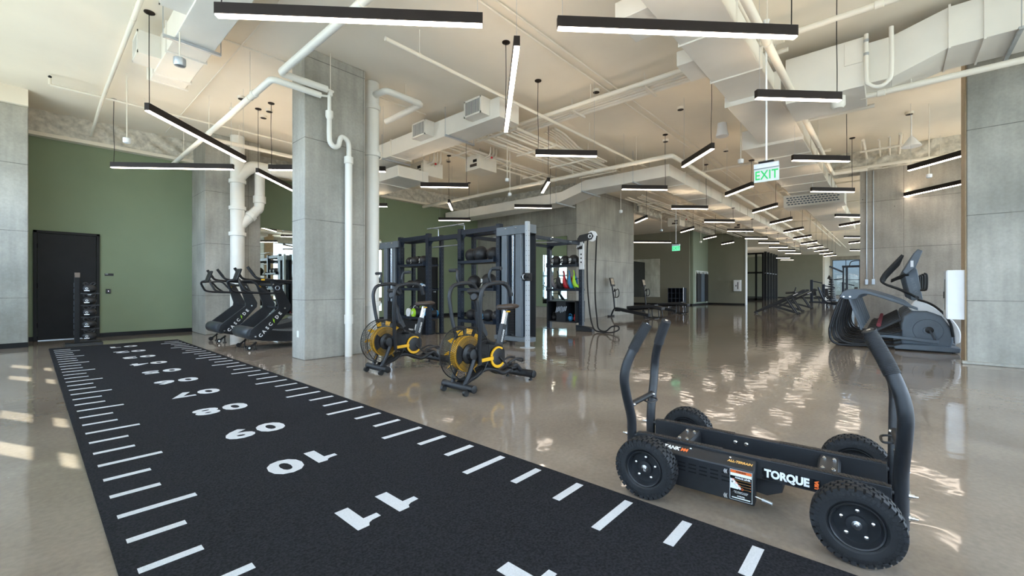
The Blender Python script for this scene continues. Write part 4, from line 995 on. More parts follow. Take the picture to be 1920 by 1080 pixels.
# towel-like wrap at the middle shelf of the back bay
w = thing('grip_sock', 'white and blue patterned cloth roll on the middle shelf of the back bay', 'roll', (6.80, 9.14, 1.171))
MB().lathe([(.04, -.12), (.065, -.10), (.07, .10), (.04, .12)], (0, 0, .07), (.3, 1, .15), 16).build('roll', M_WHITEP, w)
for k in (-.05, .02): MB().lathe([(.0715, -.015), (.0725, 0), (.0715, .015)], (k * .3, k, .07 + k * .15), (.3, 1, .15), 16).build('stripe', M_BLUE, w)
# end-capped sandbags and plates low in the back bay
def power_bag(x, y, z, r, L, label, ang, capm, tilt=0.0):
    t = thing('power_bag', label, 'weight bag', (x, y, z + r), ang, 'weight bags low in the back bay'); t.rotation_euler = (0, 0, ang)
    MB().lathe([(r * .6, -L / 2), (r * .97, -L / 2 + .02), (r * 1.0, 0), (r * .97, L / 2 - .02), (r * .6, L / 2)], (0, 0, 0), (1, 0, 0), 22).build('bag', M_VINYL, t)
    for s in (-1, 1):
        c = MB().lathe([(r * .99, L / 2 - .03), (r * .96, L / 2 + .012), (r * .5, L / 2 + .018), (0, L / 2 + .018)], (0, 0, 0), (s, 0, 0), 22).build('end_cap', capm, t)
    emblem((-L / 2 - .020, 0, 0), r * .9, M_WHITE, t, (0, -1, 0), (0, 0, 1))
    for s in (-.5, 0, .5): MB().tube([(s * L * .5 - .06, 0, r * .98), (s * L * .5 - .04, 0, r + .05), (s * L * .5 + .04, 0, r + .05), (s * L * .5 + .06, 0, r * .98)], .011, 8, 4).build('handle', capm if s == 0 else M_VINYL, t)
zb = SH['back'][0]
power_bag(6.92, 9.32, zb, .125, .50, 'black weight bag with lime green end caps on the low shelf of the back bay', -.25, M_LIME)
power_bag(6.95, 9.66, zb, .12, .42, 'black weight bag with white end caps on the low shelf of the back bay', -.1, M_WHITEP)
power_bag(7.02, 9.08, zb + .02, .085, .36, 'slim black weight bag with blue end caps behind the lime green one', -.2, M_BLUE)
power_bag(7.15, 10.9, .0, .14, .45, 'red ended weight bag on the floor behind the back cable column', -.3, M_RED)
bx = thing('plyo_box', 'low black box with white print under the back bay of the rig', 'box', (6.92, 9.45, 0))
bxm = MB().box(-.22, -.42, 0, .22, .42, .34).build('box', M_POWDER, bx, bevel=.006)
text('TORQUE', .05, M_WHITE, bxm, face_mtx((-.2208, .05, .10), (0, -1, 0), (0, 0, 1)), 'lettering', .002)
emblem((-.2215, -.22, .18), .20, M_WHITE, bxm, (0, -1, 0), (0, 0, 1))
# crescent bags hanging from the far bay shelf
def crescent(y, m, r, label, strap=M_VINYL):
    t = thing('crescent_bag', label, 'weight bag', (XB + .02, y, 1.152), random.uniform(.95, 1.15), 'crescent weight bags on the far bay')
    pts = []; rr = []
    for i in range(13):
        a = math.radians(200 + 140 * i / 12); pts.append((math.cos(a) * .13 * .6, math.sin(a) * .02, .0)); 
    pts = [(-.03, .10, .40), (-.06, .12, .28), (-.07, .10, .16), (-.06, .04, .085), (-.05, -.04, .085), (-.04, -.10, .16), (-.03, -.12, .28), (-.02, -.08, .40)]
    P = catmull(pts, 4); k = len(P); rad = [(.022 + (r - .022) * math.sin(PI * i / (k - 1)) ** .8) for i in range(k)]
    MB().tube(P, rad, 14).build('bag', m, t, angle=70)
    for a, b in ((0, .06), (k - 1, .05)):
        p = P[a]; MB().tube([p, p + Vector((.02, -.01, .07)), p + Vector((.05, .0, b + .09))], .016, 8, 3).build('grip', m if a == 0 else strap, t)
    st = MB().tube([P[4], P[4] + Vector((-.05, -.08, .04)), P[k - 5] + Vector((-.04, .03, .02)), P[k - 5]], .010, 6, 4); st.build('strap', strap, t)
crescent(7.42, M_GREYV, .062, 'grey crescent weight bag hanging at the inner end of the far bay')
crescent(7.22, M_VINYL, .085, 'black crescent weight bag between the grey and the red one', M_GREYV)
crescent(7.00, M_RED, .072, 'red crescent weight bag in the middle of the far bay')
crescent(6.83, M_BLUE, .068, 'blue crescent weight bag beside the red one')
crescent(6.66, M_LIME, .066, 'lime green crescent weight bag nearest the rope upright')
# small things in the cabinet
def kettle(y, m, label, r=.07):
    t = thing('kettlebell', label, 'kettlebell', (XB - .02, y, .2505), 0, 'kettlebells in the far bay cabinet')
    MB().ball((0, 0, r), r, seg=18, rings=10).build('bell', m, t); MB().tube([(0, -.045, r * 1.7), (0, -.05, r * 2.4), (0, 0, r * 2.75), (0, .05, r * 2.4), (0, .045, r * 1.7)], .013, 8, 4).build('handle', m, t)
kettle(7.42, M_VINYL, 'black kettlebell in the far bay cabinet by the inner upright', .085)
kettle(7.24, M_GALV, 'small grey kettlebell in the far bay cabinet beside the black one', .05)
kettle(6.86, M_BLUE, 'blue kettlebell in the far bay cabinet', .075)
kettle(6.67, M_RED, 'red kettlebell in the far bay cabinet beside the rope upright', .075)

# ------------------------------------------------------------------ bag tower at the end of the turf lane
tw = thing('bag_tower', 'slotted black upright tower for weight bags in front of the black door', 'rack', (.74, 12.72, 0))
MB().box(-.26, -.16, 0, .30, .16, .05).build('base', M_POWDER, tw, bevel=.006)
po = MB().box(-.125, -.035, .05, -.045, .035, 1.47); po.build('post', M_BLACK, tw, bevel=.004)
sl = MB()
for i in range(9): sl.box(-.134, -.012, .22 + i * .125, -.1305, .012, .31 + i * .125)
sl.build('slot', M_GREYP, tw, smooth=False)
MB().box(-.12, -.04, 1.42, -.04, .04, 1.52).build('top_cap', M_CAPB, tw, bevel=.006)
for i in range(5):
    z = .10 + i * .25
    MB().box(-.03, -.012, z - .03, .26, .012, z - .005).build('arm', M_POWDER, tw, bevel=.002)
    b = thing('grip_bag', 'small black weight bag with a white badge on the tower, %s from the floor' % ORD[i], 'weight bag', (.74 + .10, 12.72, z - .004), 0, 'weight bags on the tower')
    MB().ball((0, 0, .085), .115, .10, .09, 18, 10).build('bag', M_VINYL, b)
    MB().tube([(-.06, 0, .15), (-.09, 0, .20), (-.05, 0, .215), (0, 0, .17), (.05, 0, .215), (.09, 0, .20), (.06, 0, .15)], .014, 8, 3).build('ears', M_VINYL, b)
    f = face_mtx((-.045, -.098, .08), (math.cos(-.4), math.sin(-.4), 0), (0, 0, 1))
    bd = MB(); bd.box(-.042, -.04, 0, .042, -.024, .006, f); bd.ring(f @ Vector((0, .01, .002)), f.to_3x3() @ Vector((0, 0, 1)), .018, .004, 18, 6); bd.build('badge', M_WHITE, b)
# ------------------------------------------------------------------ doors, mirrors and wall fittings
def door(name, x0, x1, h, y, hinge):
    fr = MB(); fr.box(x0, y - .05, 0, x0 + .06, y, h); fr.box(x1 - .06, y - .05, 0, x1, y, h); fr.box(x0, y - .05, h - .06, x1, y, h)
    d = struct(fr.build(name, M_BLACK, bevel=.004))
    MB().box(x0 + .065, y - .035, .012, x1 - .065, y - .005, h - .065).build('door_leaf', M_BLACK, d, bevel=.002)
    hx = x1 - .14 if hinge < 0 else x0 + .14
    hm = MB().lathe([(.03, 0), (.03, .012), (.012, .016), (.012, .05)], (hx, y - .035, 1.04), (0, -1, 0), 16); hm.bar((hx, y - .083, 1.04), (hx - .13, y - .083, 1.04), .016, .020)
    hm.build('door_handle', M_GALV, d, bevel=.003)
    hg = x0 + .062 if hinge < 0 else x1 - .062
    for z in (.3, 1.2, 2.1): MB().cyl((hg, y - .045, z), (hg, y - .045, z + .11), .010, 8).build('hinge', M_BLACK, d)
    MB().box(x0 + .07, y - .04, .002, x1 - .07, y - .03, .014).build('threshold', M_GALV, d, smooth=False)
    return d
door('door_1', .05, 1.13, 2.51, 14.45, -1)
door('door_2', 10.5, 11.52, 2.50, 14.45, -1)
door('door_4', 25.5, 28.0, 3.4, 15.8, 1)
sg = thing('door_sign', 'small dark room sign on the green wall beside the black door', 'sign', (1.30, 14.45, 1.53))
MB().box(-.08, -.012, -.03, .08, 0, .03).build('plate', M_PLASTIC, sg, bevel=.002); MB().box(-.07, -.0135, .008, -.02, -.012, .02).build('print', M_GALV, sg, smooth=False)
rd = thing('card_reader', 'black card reader with tiny lit dot on the green wall below the door sign', 'card reader', (1.285, 14.45, 1.12))
MB().box(-.045, -.03, -.055, .045, 0, .055).build('body', M_PLASTIC, rd, bevel=.006)
MB().lathe([(.008, .030), (.006, .034), (0, .034)], (0, 0, .005), (0, -1, 0), 12).build('indicator', mat('indicator', (.6, .6, .8), .3, emit=(.7, .6, 1.0), estr=3.0), rd)

def mirror(loc, rz, w, h, label, group='wall mirrors'):
    t = thing('wall_mirror', label, 'mirror', loc, rz, group)       # faces local -Y
    MB().box(-w / 2, -.014, 0, w / 2, -.004, h).build('glass', M_MIRROR, t, smooth=False)
    f = MB(); e = .006
    for a in (-w / 2 - e, w / 2): f.box(a, -.016, -e, a + e, 0, h + e)
    f.box(-w / 2, -.016, -e, w / 2, 0, 0); f.box(-w / 2, -.016, h, w / 2, 0, h + e); f.build('edge', M_BLACK, t, smooth=False)
mirror((5.05, 14.44, .34), 0, 1.5, 2.7, 'wall mirror on the green wall right behind the curved treadmills')
mirror((6.57, 14.44, .34), 0, 1.5, 2.7, 'middle wall mirror on the green wall, behind the near column and white pipes')
mirror((8.09, 14.44, .34), 0, 1.5, 2.7, 'wall mirror on the green wall behind the back bay of the rig')
mirror((13.89, 10.22, .45), -PI / 2, 1.6, 2.78, 'wall mirror on the concrete core behind the rig')
mirror((30.29, 13.55, .54), -PI / 2, 2.2, 2.8, 'large wall mirror on the dark wall behind the rowers')

def cabinet(loc, rz, w, d, h, label):
    t = thing('wall_cabinet', label, 'fire cabinet', loc, rz)            # front is local -Y, back at 0
    b = MB().box(-w / 2, -d, 0, w / 2, 0, h).build('body', M_WHITEP, t, bevel=.005)
    dr = MB().box(-w / 2 + .015, -d - .012, .015, w / 2 - .015, -d, h - .015).build('door', M_WHITEP, t, bevel=.003)
    MB().box(.02, -d - .014, h * .18, .07, -d - .012, h * .82).build('window_slit', M_BLACK, dr, smooth=False)
    MB().box(-.10, -d - .022, h * .42, -.05, -d - .012, h * .56).build('latch', M_BLACK, dr, bevel=.002)
cabinet((10.175, -.905, .69), PI, .48, .20, .80, 'white fire cabinet jutting from the near column beside the ellipticals')
cabinet((33.7, 8.16, .97), -PI / 2, .48, .16, .80, 'white fire cabinet on the dark wing wall in the hall')
# surface conduits with boxes on the cross wall
for i, y in enumerate((.50, .35)):
    t = thing('wall_conduit', 'thin grey conduit with socket box on the concrete cross wall, %s' % ('nearer its free edge' if i == 0 else 'farther from its free edge'), 'conduit', (16.2, y, 0), 0, 'conduits on the cross wall')
    MB().tube([(-.018, 0, 1.46), (-.018, 0, 4.60)], .013, 8).build('pipe', M_GALV, t); MB().box(-.045, -.035, 1.30, 0, .035, 1.46).build('socket_box', M_GALV, t, bevel=.004)
sw = thing('socket_plate', 'small white socket plate low on the near concrete column', 'socket', (3.01, 7.5, .42))
MB().box(-.008, -.035, -.055, 0, .035, .055).build('plate', M_WHITEP, sw, bevel=.003)
# hanging mats on the lit return wall
fr = thing('mat_rail', 'white rail frame for hanging mats on the lit green return wall', 'rail', (32.15, 10.2, 0))
for x in (-1.22, 1.2): MB().box(x, -.05, .12, x + .03, 0, 2.42).build('side_post', M_WHITEP, fr, smooth=False)
MB().box(-1.22, -.09, 2.36, 1.23, -.05, 2.42).build('hook_rail', M_WHITEP, fr, smooth=False)
for i, (x, mm, lb) in enumerate(((31.3, M_VINYL, 'black hanging mat on the white rail, nearest the cubby rack'), (32.12, M_GREYP, 'grey hanging mat in the middle of the white rail'), (32.94, M_VINYL, 'black hanging mat on the white rail, nearest the wing wall'))):
    t = thing('hanging_mat', lb, 'mat', (x, 10.08, 0), 0, 'mats on the white rail')
    MB().box(-.36, -.03, .22, .36, 0, 2.24).build('mat', mm, t, bevel=.006); MB().box(-.30, -.035, 2.20, -.2, .02, 2.37).build('loop', M_WHITEP, t, bevel=.003); MB().box(.2, -.035, 2.20, .30, .02, 2.37).build('loop', M_WHITEP, t, bevel=.003)
# cubby rack
cr = thing('cubby_rack', 'low dark rack of cubby holes against the dark wall by the lit return', 'rack', (29.75, 11.05, 0))
mb = MB()
for i in range(5): mb.box(-.25, -.55 + i * .265, .12, .25, -.53 + i * .265, 1.2)
for z in (.12, .47, .83, 1.18): mb.box(-.25, -.55, z, .25, .53, z + .02)
mb.box(.23, -.55, .12, .25, .53, 1.2); mb.build('frame', M_NAVY, cr, smooth=False)
for y in (-.50, .48): MB().lathe([(.05, -.02), (.05, .02)], (-.2, y, .05), (0, 1, 0), 14).build('caster', M_CHROME, cr); MB().box(-.22, y - .02, .05, -.18, y + .02, .13).build('caster_fork', M_CHROME, cr, smooth=False); MB().cyl((.2, y, .0), (.2, y, .13), .02, 8).build('foot', M_CHROME, cr)
for y in (-.55,): MB().box(-.27, y, .3, -.25, y + .02, 1.25).build('push_bar', M_CHROME, cr, smooth=False)

# glazed door and black fins at the side of the hall
gd = MB()
for (a, b, z0, z1) in ((8.98, 9.14, 0, 4.6), (10.50, 10.6, 0, 4.6), (9.14, 10.5, 0, .22), (9.14, 10.5, 2.60, 2.76), (9.14, 10.5, 4.45, 4.6), (9.55, 9.72, 0, 4.5)): gd.box(46.4, a, z0, 46.5, b, z1)
o = struct(gd.build('door_3', M_BLACK, smooth=False)); MB().box(46.44, 9.14, .2, 46.46, 10.5, 4.5).build('pane', M_GLASS, o, smooth=False)
for i in range(5):
    tag(MB().box(47.4 + i * 1.35, 8.95, 0, 47.55 + i * 1.35, 9.15, 4.75).build('wall_fin', M_BLACK, smooth=False), 'tall black upright fin beyond the glazed door, %s from the camera' % ORD[i], 'fin', 'black fins beside the glazed door')
gl = struct(MB().box(47.4, 9.04, .0, 53.0, 9.06, 4.7).build('window_40', M_GLASS, smooth=False)); gl['kind'] = 'structure'
struct(MB().box(47.4, 9.0, 2.62, 53.0, 9.1, 2.70).build('trim_40', M_GALV, smooth=False))

# ------------------------------------------------------------------ exit signs
def exit_sign(c, rz, label, lit, ptop):
    t = thing('exit_sign', label, 'exit sign', c, rz)          # text faces local -X
    h = MB().box(-.030, -.165, .15, .030, .165, .225).build('housing', M_GALV, t, bevel=.004)
    MB().box(-.035, -.10, .225, .035, .10, .255).build('canopy', M_BLACK, t, bevel=.004)
    MB().box(-.005, -.165, -.05, .005, .165, .15).build('panel', M_EXITP if not lit else mat('lit_panel', (.2, .3, .25), .3, emit=(.10, .75, .35), estr=.8), t, bevel=.002)
    for s, u in ((-1, -1), (1, 1)):
        text('EXIT', .185, M_EXIT, t, face_mtx((s * .0055, 0, .045), (0, u, 0), (0, 0, 1)), 'lettering', .003, .78, .0008, spacing=1.05)
    MB().tube([(0, 0, .25), (0, 0, ptop - c[2] - .03)], .013, 10).build('stem', M_WHITEP, t)
    MB().lathe([(.045, 0), (.03, -.05), (.014, -.06)], (0, 0, ptop - c[2]), (0, 0, 1), 14).build('stem_collar', M_WHITEP, t)
p = on_x(1437, 334, 7.3); exit_sign((p.x, p.y, p.z), 0, 'nearer hanging exit sign, clear panel with green letters on a pale stem', False, CZ)
p = on_x(1267.5, 468, 18.0); exit_sign((p.x, p.y, p.z), 0, 'farther hanging exit sign glowing green before the dark wall', True, CZ)
# ------------------------------------------------------------------ elliptical trainers: local +X is the console end, camera side is local -Y
def elliptical(loc, rz, label):
    t = thing('elliptical_trainer', label, 'elliptical', loc, rz, 'row of elliptical trainers')
    MB().prism([(.10, .02), (.97, .02), (.99, .10), (.70, .13), (.22, .12), (.08, .07)], 'xz', -.22, .22).build('base', M_GREYP, t, bevel=.012)
    for x in (-.40, .92): MB().lathe([(.03, .0), (.03, .02), (.012, .03), (.012, .06)], (x, .0, 0), (0, 0, 1), 14).build('levelling_foot', M_PLASTIC, t)
    sp = MB().box(-.66, -.035, .02, .20, .035, .075); sp.build('spine', M_POWDER, t, bevel=.008)
    bd = MB().prism([(.19, .12), (.18, .52), (.22, .66), (.34, .76), (.55, .765), (.74, .68), (.86, .46), (.90, .22), (.86, .10)], 'xz', -.17, .17).build('shroud', M_GREYP, t, bevel=.03, seg=3)
    wc = [(p.x, p.z) for p in catmull([(.30, 0, .80), (.40, 0, .97), (.56, 0, .90), (.74, 0, .76), (.90, 0, .60), (.99, 0, .40), (.99, 0, .20)], 4)]
    inn = [(p.x, p.z) for p in catmull([(.92, 0, .16), (.90, 0, .36), (.82, 0, .54), (.70, 0, .68), (.54, 0, .75), (.36, 0, .75)], 4)]
    MB().prism(wc + inn, 'xz', -.13, .13).build('top_cover', M_WHITEP, t, bevel=.02, seg=2)
    MB().tube([(.42, -.145, .98), (.60, -.15, .90), (.76, -.155, .74), (.86, -.16, .54), (.89, -.165, .30)], .020, 8, 4).build('trim_tube', M_PLASTIC, t)
    for s in (-1, 1):
        cd = MB().lathe([(.21, .17), (.205, .182), (.07, .188), (.065, .20), (0, .202)], (.56, 0, .40), (0, s, 0), 36).build('crank_cover', M_GREYP, t)
        MB().lathe([(.060, .0), (.058, .03), (.03, .04), (0, .04)], (.58, s * .185, .41), (0, s, 0), 22).build('crank_hub', M_PLASTIC, cd)
        MB().bar((.58, s * .215, .41), (.66, s * .22, .22), .03, .055, (0, 1, 0)).build('crank_arm', M_POWDER, t, bevel=.004)
        MB().bar((.70, s * .235, .20), (-.12, s * .245, .27), .045, .06).build('foot_link', M_GREYP, t, bevel=.01)
        pd = MB().prism([(-.36, .30), (-.30, .36), (.02, .34), (.20, .40), (.20, .37), (.0, .29), (-.30, .27)], 'xz', s * .15, s * .30).build('foot_plate', M_PLASTIC, t, bevel=.012)
        MB().bar((.18, s * .245, .60), (-.24, s * .245, .32), .05, .05).build('foot_arm', M_POWDER, t, bevel=.008)
        MB().lathe([(.036, -.03), (.036, .03)], (-.14, s * .2, .47), (0, 1, 0), 18).build('roller', M_MAROON, t)
        # rear loop, strut, top arm
        MB().tube([(-.72, s * .30, 1.00), (-.80, s * .30, .80), (-.895, s * .30, .45), (-.915, s * .30, .30), (-.89, s * .29, .13), (-.80, s * .26, .05), (-.62, s * .22, .032), (-.30, s * .12, .04)], .024, 10, 5).build('rear_loop', M_POWDER, t)
        MB().tube([(-.70, s * .27, .98), (-.74, s * .27, .78), (-.80, s * .27, .50), (-.80, s * .26, .28), (-.72, s * .24, .12), (-.55, s * .2, .06)], .016, 8, 4).build('rear_brace', M_POWDER, t)
        MB().bar((-.60, s * .30, 1.02), (-.40, s * .28, .36), .035, .055, (0, 1, 0)).build('swing_strut', M_GREYP, t, bevel=.006)
        arm = [(p.x, p.z) for p in catmull([(-.76, 0, 1.02), (-.70, 0, 1.12), (-.58, 0, 1.18), (-.32, 0, 1.15), (.05, 0, 1.01), (.42, 0, .83)], 4)] + [(p.x, p.z) for p in catmull([(.42, 0, .78), (.05, 0, .94), (-.28, 0, 1.07), (-.42, 0, 1.06), (-.48, 0, .98), (-.66, 0, .97)], 4)]
        am = MB().prism(arm, 'xz', s * .26, s * .33).build('top_arm', M_GREYP, t, bevel=.012)
        for x in (-.68, -.58): MB().lathe([(.02, 0), (.018, .010), (0, .011)], (x, s * .331, 1.02), (0, s, 0), 14).build('cap_bolt', M_CHROME, am)
        MB().tube([(.41, s * .24, 1.02), (.20, s * .26, 1.16), (-.03, s * .28, 1.27), (-.10, s * .29, 1.34), (-.08, s * .29, 1.43), (.05, s * .27, 1.62), (.20, s * .25, 1.82)], .021, 10, 5).build('moving_handle', M_PLASTIC, t)
        MB().tube([(-.09, s * .29, 1.38), (-.06, s * .288, 1.46), (.05, s * .27, 1.62), (.21, s * .25, 1.83)], .028, 10, 3).build('grip', M_RUBBER, t)
        MB().lathe([(.03, .0), (.028, .02), (0, .022)], (.41, s * .25, 1.02), (0, s, 0), 16).build('pivot_cap', M_PLASTIC, t)
        MB().tube([(.05, s * .07, 1.36), (.20, s * .08, 1.44), (.30, s * .08, 1.45)], .017, 8, 3).build('pulse_grip', M_PLASTIC, t)
    MB().tube([(.46, -.05, 1.16), (.53, -.05, 1.16), (.55, -.05, 1.22), (.55, -.05, 1.44), (.51, -.05, 1.48)], .018, 8, 4).build('front_hook', M_PLASTIC, t)
    ms = MB().prism([(.33, .96), (.50, .96), (.42, 1.55), (.38, 1.62), (.27, 1.50), (.24, 1.42)], 'xz', -.055, .055).build('console_mast', M_GREYP, t, bevel=.015)
    text('MATRIX', .085, M_SILVER, ms, face_mtx((.372, -.0556, 1.25), Vector((.10, 0, -.45)), Vector((.45, 0, .10))), 'lettering', .001)
    sc = MB().prism([(.20, 1.50), (.26, 1.46), (.39, 1.58), (.49, 1.90), (.42, 1.94), (.36, 1.86)], 'xz', -.25, .25).build('console', M_GREYP, t, bevel=.015)
    MB().bar((.255, 0, 1.585), (.362, 0, 1.86), .42, .006, (-1, 0, .4)).build('screen', M_DARKGL, sc, smooth=False)
    MB().box(.32, -.2505, 1.60, .36, -.25, 1.72).build('sticker', M_WHITEP, sc, smooth=False)
    return t
for i in range(6):
    lb = 'slate grey elliptical trainer closest to the white fire cabinet, nearest in its row' if i == 0 else 'elliptical trainer mostly hidden behind nearer ones, %s in its row' % (ORD[i] if i < 5 else 'last')
    if i == 0: el = elliptical((11.35, .02, 0), -PI / 2, lb)
    else:
        c = copy_tree(el); c.location = (11.35 + i * .80, .02, 0); c['label'] = lb

# ------------------------------------------------------------------ rowers by the concrete core
def rower(loc, rz, label):
    t = thing('rowing_machine', label, 'rowing machine', loc, rz, 'rowing machines by the core')      # +X runs from the console to the tail
    MB().bar((.0, 0, .34), (1.45, 0, .12), .22, .12).build('slide_rail', M_POWDER, t, bevel=.008)
    MB().tube([(-.25, -.24, .03), (-.25, .24, .03)], .03, 10).build('front_foot', M_POWDER, t)
    MB().tube([(1.35, -.2, .03), (1.35, .2, .03)], .028, 10).build('rear_foot', M_POWDER, t)
    MB().tube([(1.38, 0, .03), (1.38, 0, .12)], .028, 10).build('rear_leg', M_POWDER, t)
    MB().tube([(-.25, 0, .03), (-.12, 0, .30), (.02, 0, .36)], .035, 10, 3).build('front_leg', M_POWDER, t)
    MB().tube([(-.08, 0, .30), (-.12, 0, .75), (-.20, 0, 1.28)], .032, 10, 3).build('console_pole', M_POWDER, t)
    m = Matrix.Translation((-.20, 0, 1.45)) @ Matrix.Rotation(math.radians(-14), 4, 'Y')
    c = MB().cbox((0, 0, 0), .05, .30, .36, m).build('console', M_PLASTIC, t, bevel=.01); MB().cbox((.026, 0, .02), .004, .24, .26, m).build('screen', mat('lit_screen', (.35, .28, .2), .3, var=.6, scale=14), c, smooth=False)
    for s in (-1, 1): MB().tube([(-.10, s * .03, 1.05), (.0, s * .12, 1.16), (.04, s * .15, 1.02), (.02, s * .13, .84), (-.06, s * .03, .80)], .020, 8, 4).build('hand_loop', M_PLASTIC, t)
    for s in (-1, 1): MB().cbox((.16, s * .16, .26), .26, .12, .04, Matrix.Identity(4)).build('foot_plate', M_PLASTIC, t, bevel=.008)
    b = MB(); b.bar((.55, 0, .40), (1.75, 0, .50), .34, .13); b.bar((.55, 0, .31), (1.75, 0, .41), .12, .06); b.build('padded_bench', M_VINYL, t, bevel=.03, seg=3)
    b = MB().bar((1.66, 0, .47), (2.02, 0, .40), .34, .13).build('end_pad', M_VINYL, t, bevel=.03, seg=3)
    for s in (-1, 1): MB().tube([(1.5, s * .13, .44), (1.50, s * .16, .12), (1.56, s * .17, .05), (1.85, s * .17, .05), (1.92, s * .16, .12), (1.88, s * .13, .42)], .022, 8, 4).build('leg_loop', M_POWDER, t)
    MB().cbox((1.72, 0, .015), .10, .42, .03).build('foot_bar', M_POWDER, t, bevel=.006)
    return t
r1 = rower((16.25, 8.55, 0), math.radians(-92), 'rower with padded bench in front of the concrete core, nearer the rope')
r2 = copy_tree(r1); r2.location = (20.2, 9.55 - .6, 0); r2['label'] = 'rower with padded bench past the corner of the core, before the dark mirror'

# ------------------------------------------------------------------ inclined benches
def bench(loc, rz, label, roller):
    t = thing('incline_bench', label, 'bench', loc, rz, 'inclined benches in the hall')       # +X climbs
    for s in (-1, 1): MB().bar((0, s * .16, .06), (1.95, s * .16, 1.10), .05, .09).build('side_rail', M_POWDER, t, bevel=.006)
    MB().bar((.35, 0, .285), (1.90, 0, 1.115), .26, .06).build('pad', M_VINYL, t, bevel=.02)
    for s in (-1, 1):
        MB().bar((1.25, s * .2, .72), (1.62, s * .22, .08), .05, .06).build('rear_leg', M_POWDER, t, bevel=.005)
        MB().bar((.55, s * .24, .42), (1.70, s * .24, .07), .045, .06).build('brace', M_POWDER, t, bevel=.005)
        MB().lathe([(.05, -.02), (.05, .02)], (1.70, s * .24, .05), (0, 1, 0), 14).build('wheel', M_PLASTIC, t)
    MB().cyl((.02, -.24, .05), (.02, .24, .05), .045, 12).build('front_foot', M_POWDER, t)
    MB().cyl((1.55, -.24, .10), (1.55, .24, .10), .03, 12).build('cross_bar', M_POWDER, t)
    MB().bar((1.52, -.1865, .872), (1.70, -.1865, .968), .002, .035).build('decal', M_WHITE, t, smooth=False)
    if roller:
        MB().cyl((1.35, -.22, .98), (1.35, .22, .98), .055, 14).build('leg_roller', M_VINYL, t); MB().bar((1.3, 0, .80), (1.42, 0, 1.24), .05, .05).build('roller_post', M_POWDER, t, bevel=.005)
        MB().cyl((1.0, -.18, .95), (1.42, -.18, .98), .05, 12).build('head_pad', M_VINYL, t)
    return t
bench((22.8, 4.75, 0), -PI / 2, 'black inclined bench nearest the camera in the hall', False)
bench((25.6, 4.95, 0), -PI / 2, 'black inclined bench with leg roller, behind the nearest one', True)
bench((29.4, 5.0, 0), -PI / 2, 'black inclined bench farthest from the camera, before the far green wall', False)

# ------------------------------------------------------------------ machines at the far end
ct = thing('cable_machine', 'tall black twin cable machine before the far windows', 'cable machine', (30.8, 1.35, 0))
for y in (-.62, -.45, .45, .62): MB().box(-.05, y - .04, 0, .05, y + .04, 2.42).build('upright', M_NAVY, ct, bevel=.004)
MB().box(-.06, -.68, 2.36, .06, .68, 2.48).build('header', M_NAVY, ct, bevel=.006); MB().box(-.35, -.68, 0, .35, .68, .06).build('base', M_NAVY, ct, bevel=.006)
MB().tube([(0, -.35, 2.46), (0, -.28, 2.68), (0, 0, 2.74), (0, .28, 2.68), (0, .35, 2.46)], .025, 8, 4).build('top_hoop', M_NAVY, ct)
for y in (-.535, .535):
    MB().box(-.07, y - .06, .1, .07, y + .06, 1.0).build('weight_stack', M_PLASTIC, ct, bevel=.004)
MB().bar((0, .62, 2.1), (-.2, 1.25, 2.45), .07, .09).build('swing_arm', M_NAVY, ct, bevel=.006); MB().tube([(-.2, 1.25, 2.42), (-.2, 1.26, 1.95)], .006, 6).build('cable', M_BLACK, ct); MB().lathe([(.02, .22), (.10, 0)], (-.2, 1.26, 1.72), (0, 0, 1), 12).build('pull_handle', M_PLASTIC, ct)
MB().bar((0, .62, 1.75), (-.15, 1.05, 1.68), .05, .05).build('lower_arm', M_NAVY, ct, bevel=.004)
for y in (-.2, .05): MB().box(-.15, y - .08, .35, .0, y + .08, 1.25).build('pad', M_VINYL, ct, bevel=.03)
pt = thing('plate_tree', 'tall tree rack of stacked weights before the far pale wall', 'weight rack', (50.0, 4.1, 0))
MB().cyl((0, 0, 0), (0, 0, 2.2), .06, 10).build('post', M_NAVY, pt); MB().box(-.35, -.35, 0, .35, .35, .06).build('base', M_NAVY, pt, bevel=.01)
for i in range(9): MB().lathe([(.0, -.08), (.36 - i * .025, -.08), (.38 - i * .025, 0), (.36 - i * .025, .08), (0, .08)], (0, 0, .22 + i * .22), (0, 0, 1), 16).build('plate', M_PLASTIC, pt)
lm = thing('lever_machine', 'black curved frame lever machine at the far end of the hall beside the cable machine', 'weight machine', (33.0, 2.75, 0))
MB().tube([(0, .62, 1.25), (0, .52, .9), (0, .38, .55), (0, .15, .28), (0, -.3, .18), (0, -.75, .22)], .05, 10, 5).build('curved_frame', M_NAVY, lm)
MB().tube([(.25, .55, 1.1), (.25, .40, .8), (.25, .1, .5), (.2, -.1, .3)], .035, 8, 5).build('lever', M_NAVY, lm)
MB().box(-.35, .08, 0, .35, .2, .08).build('foot_bar', M_NAVY, lm, bevel=.01); MB().box(-.35, -.8, 0, .35, -.68, .2).build('foot_bar', M_NAVY, lm, bevel=.01); MB().cyl((0, .2, .05), (0, .15, .3), .05, 10).build('leg', M_NAVY, lm)
MB().box(-.18, -.45, .24, .18, -.05, .36).build('seat_pad', M_VINYL, lm, bevel=.03)
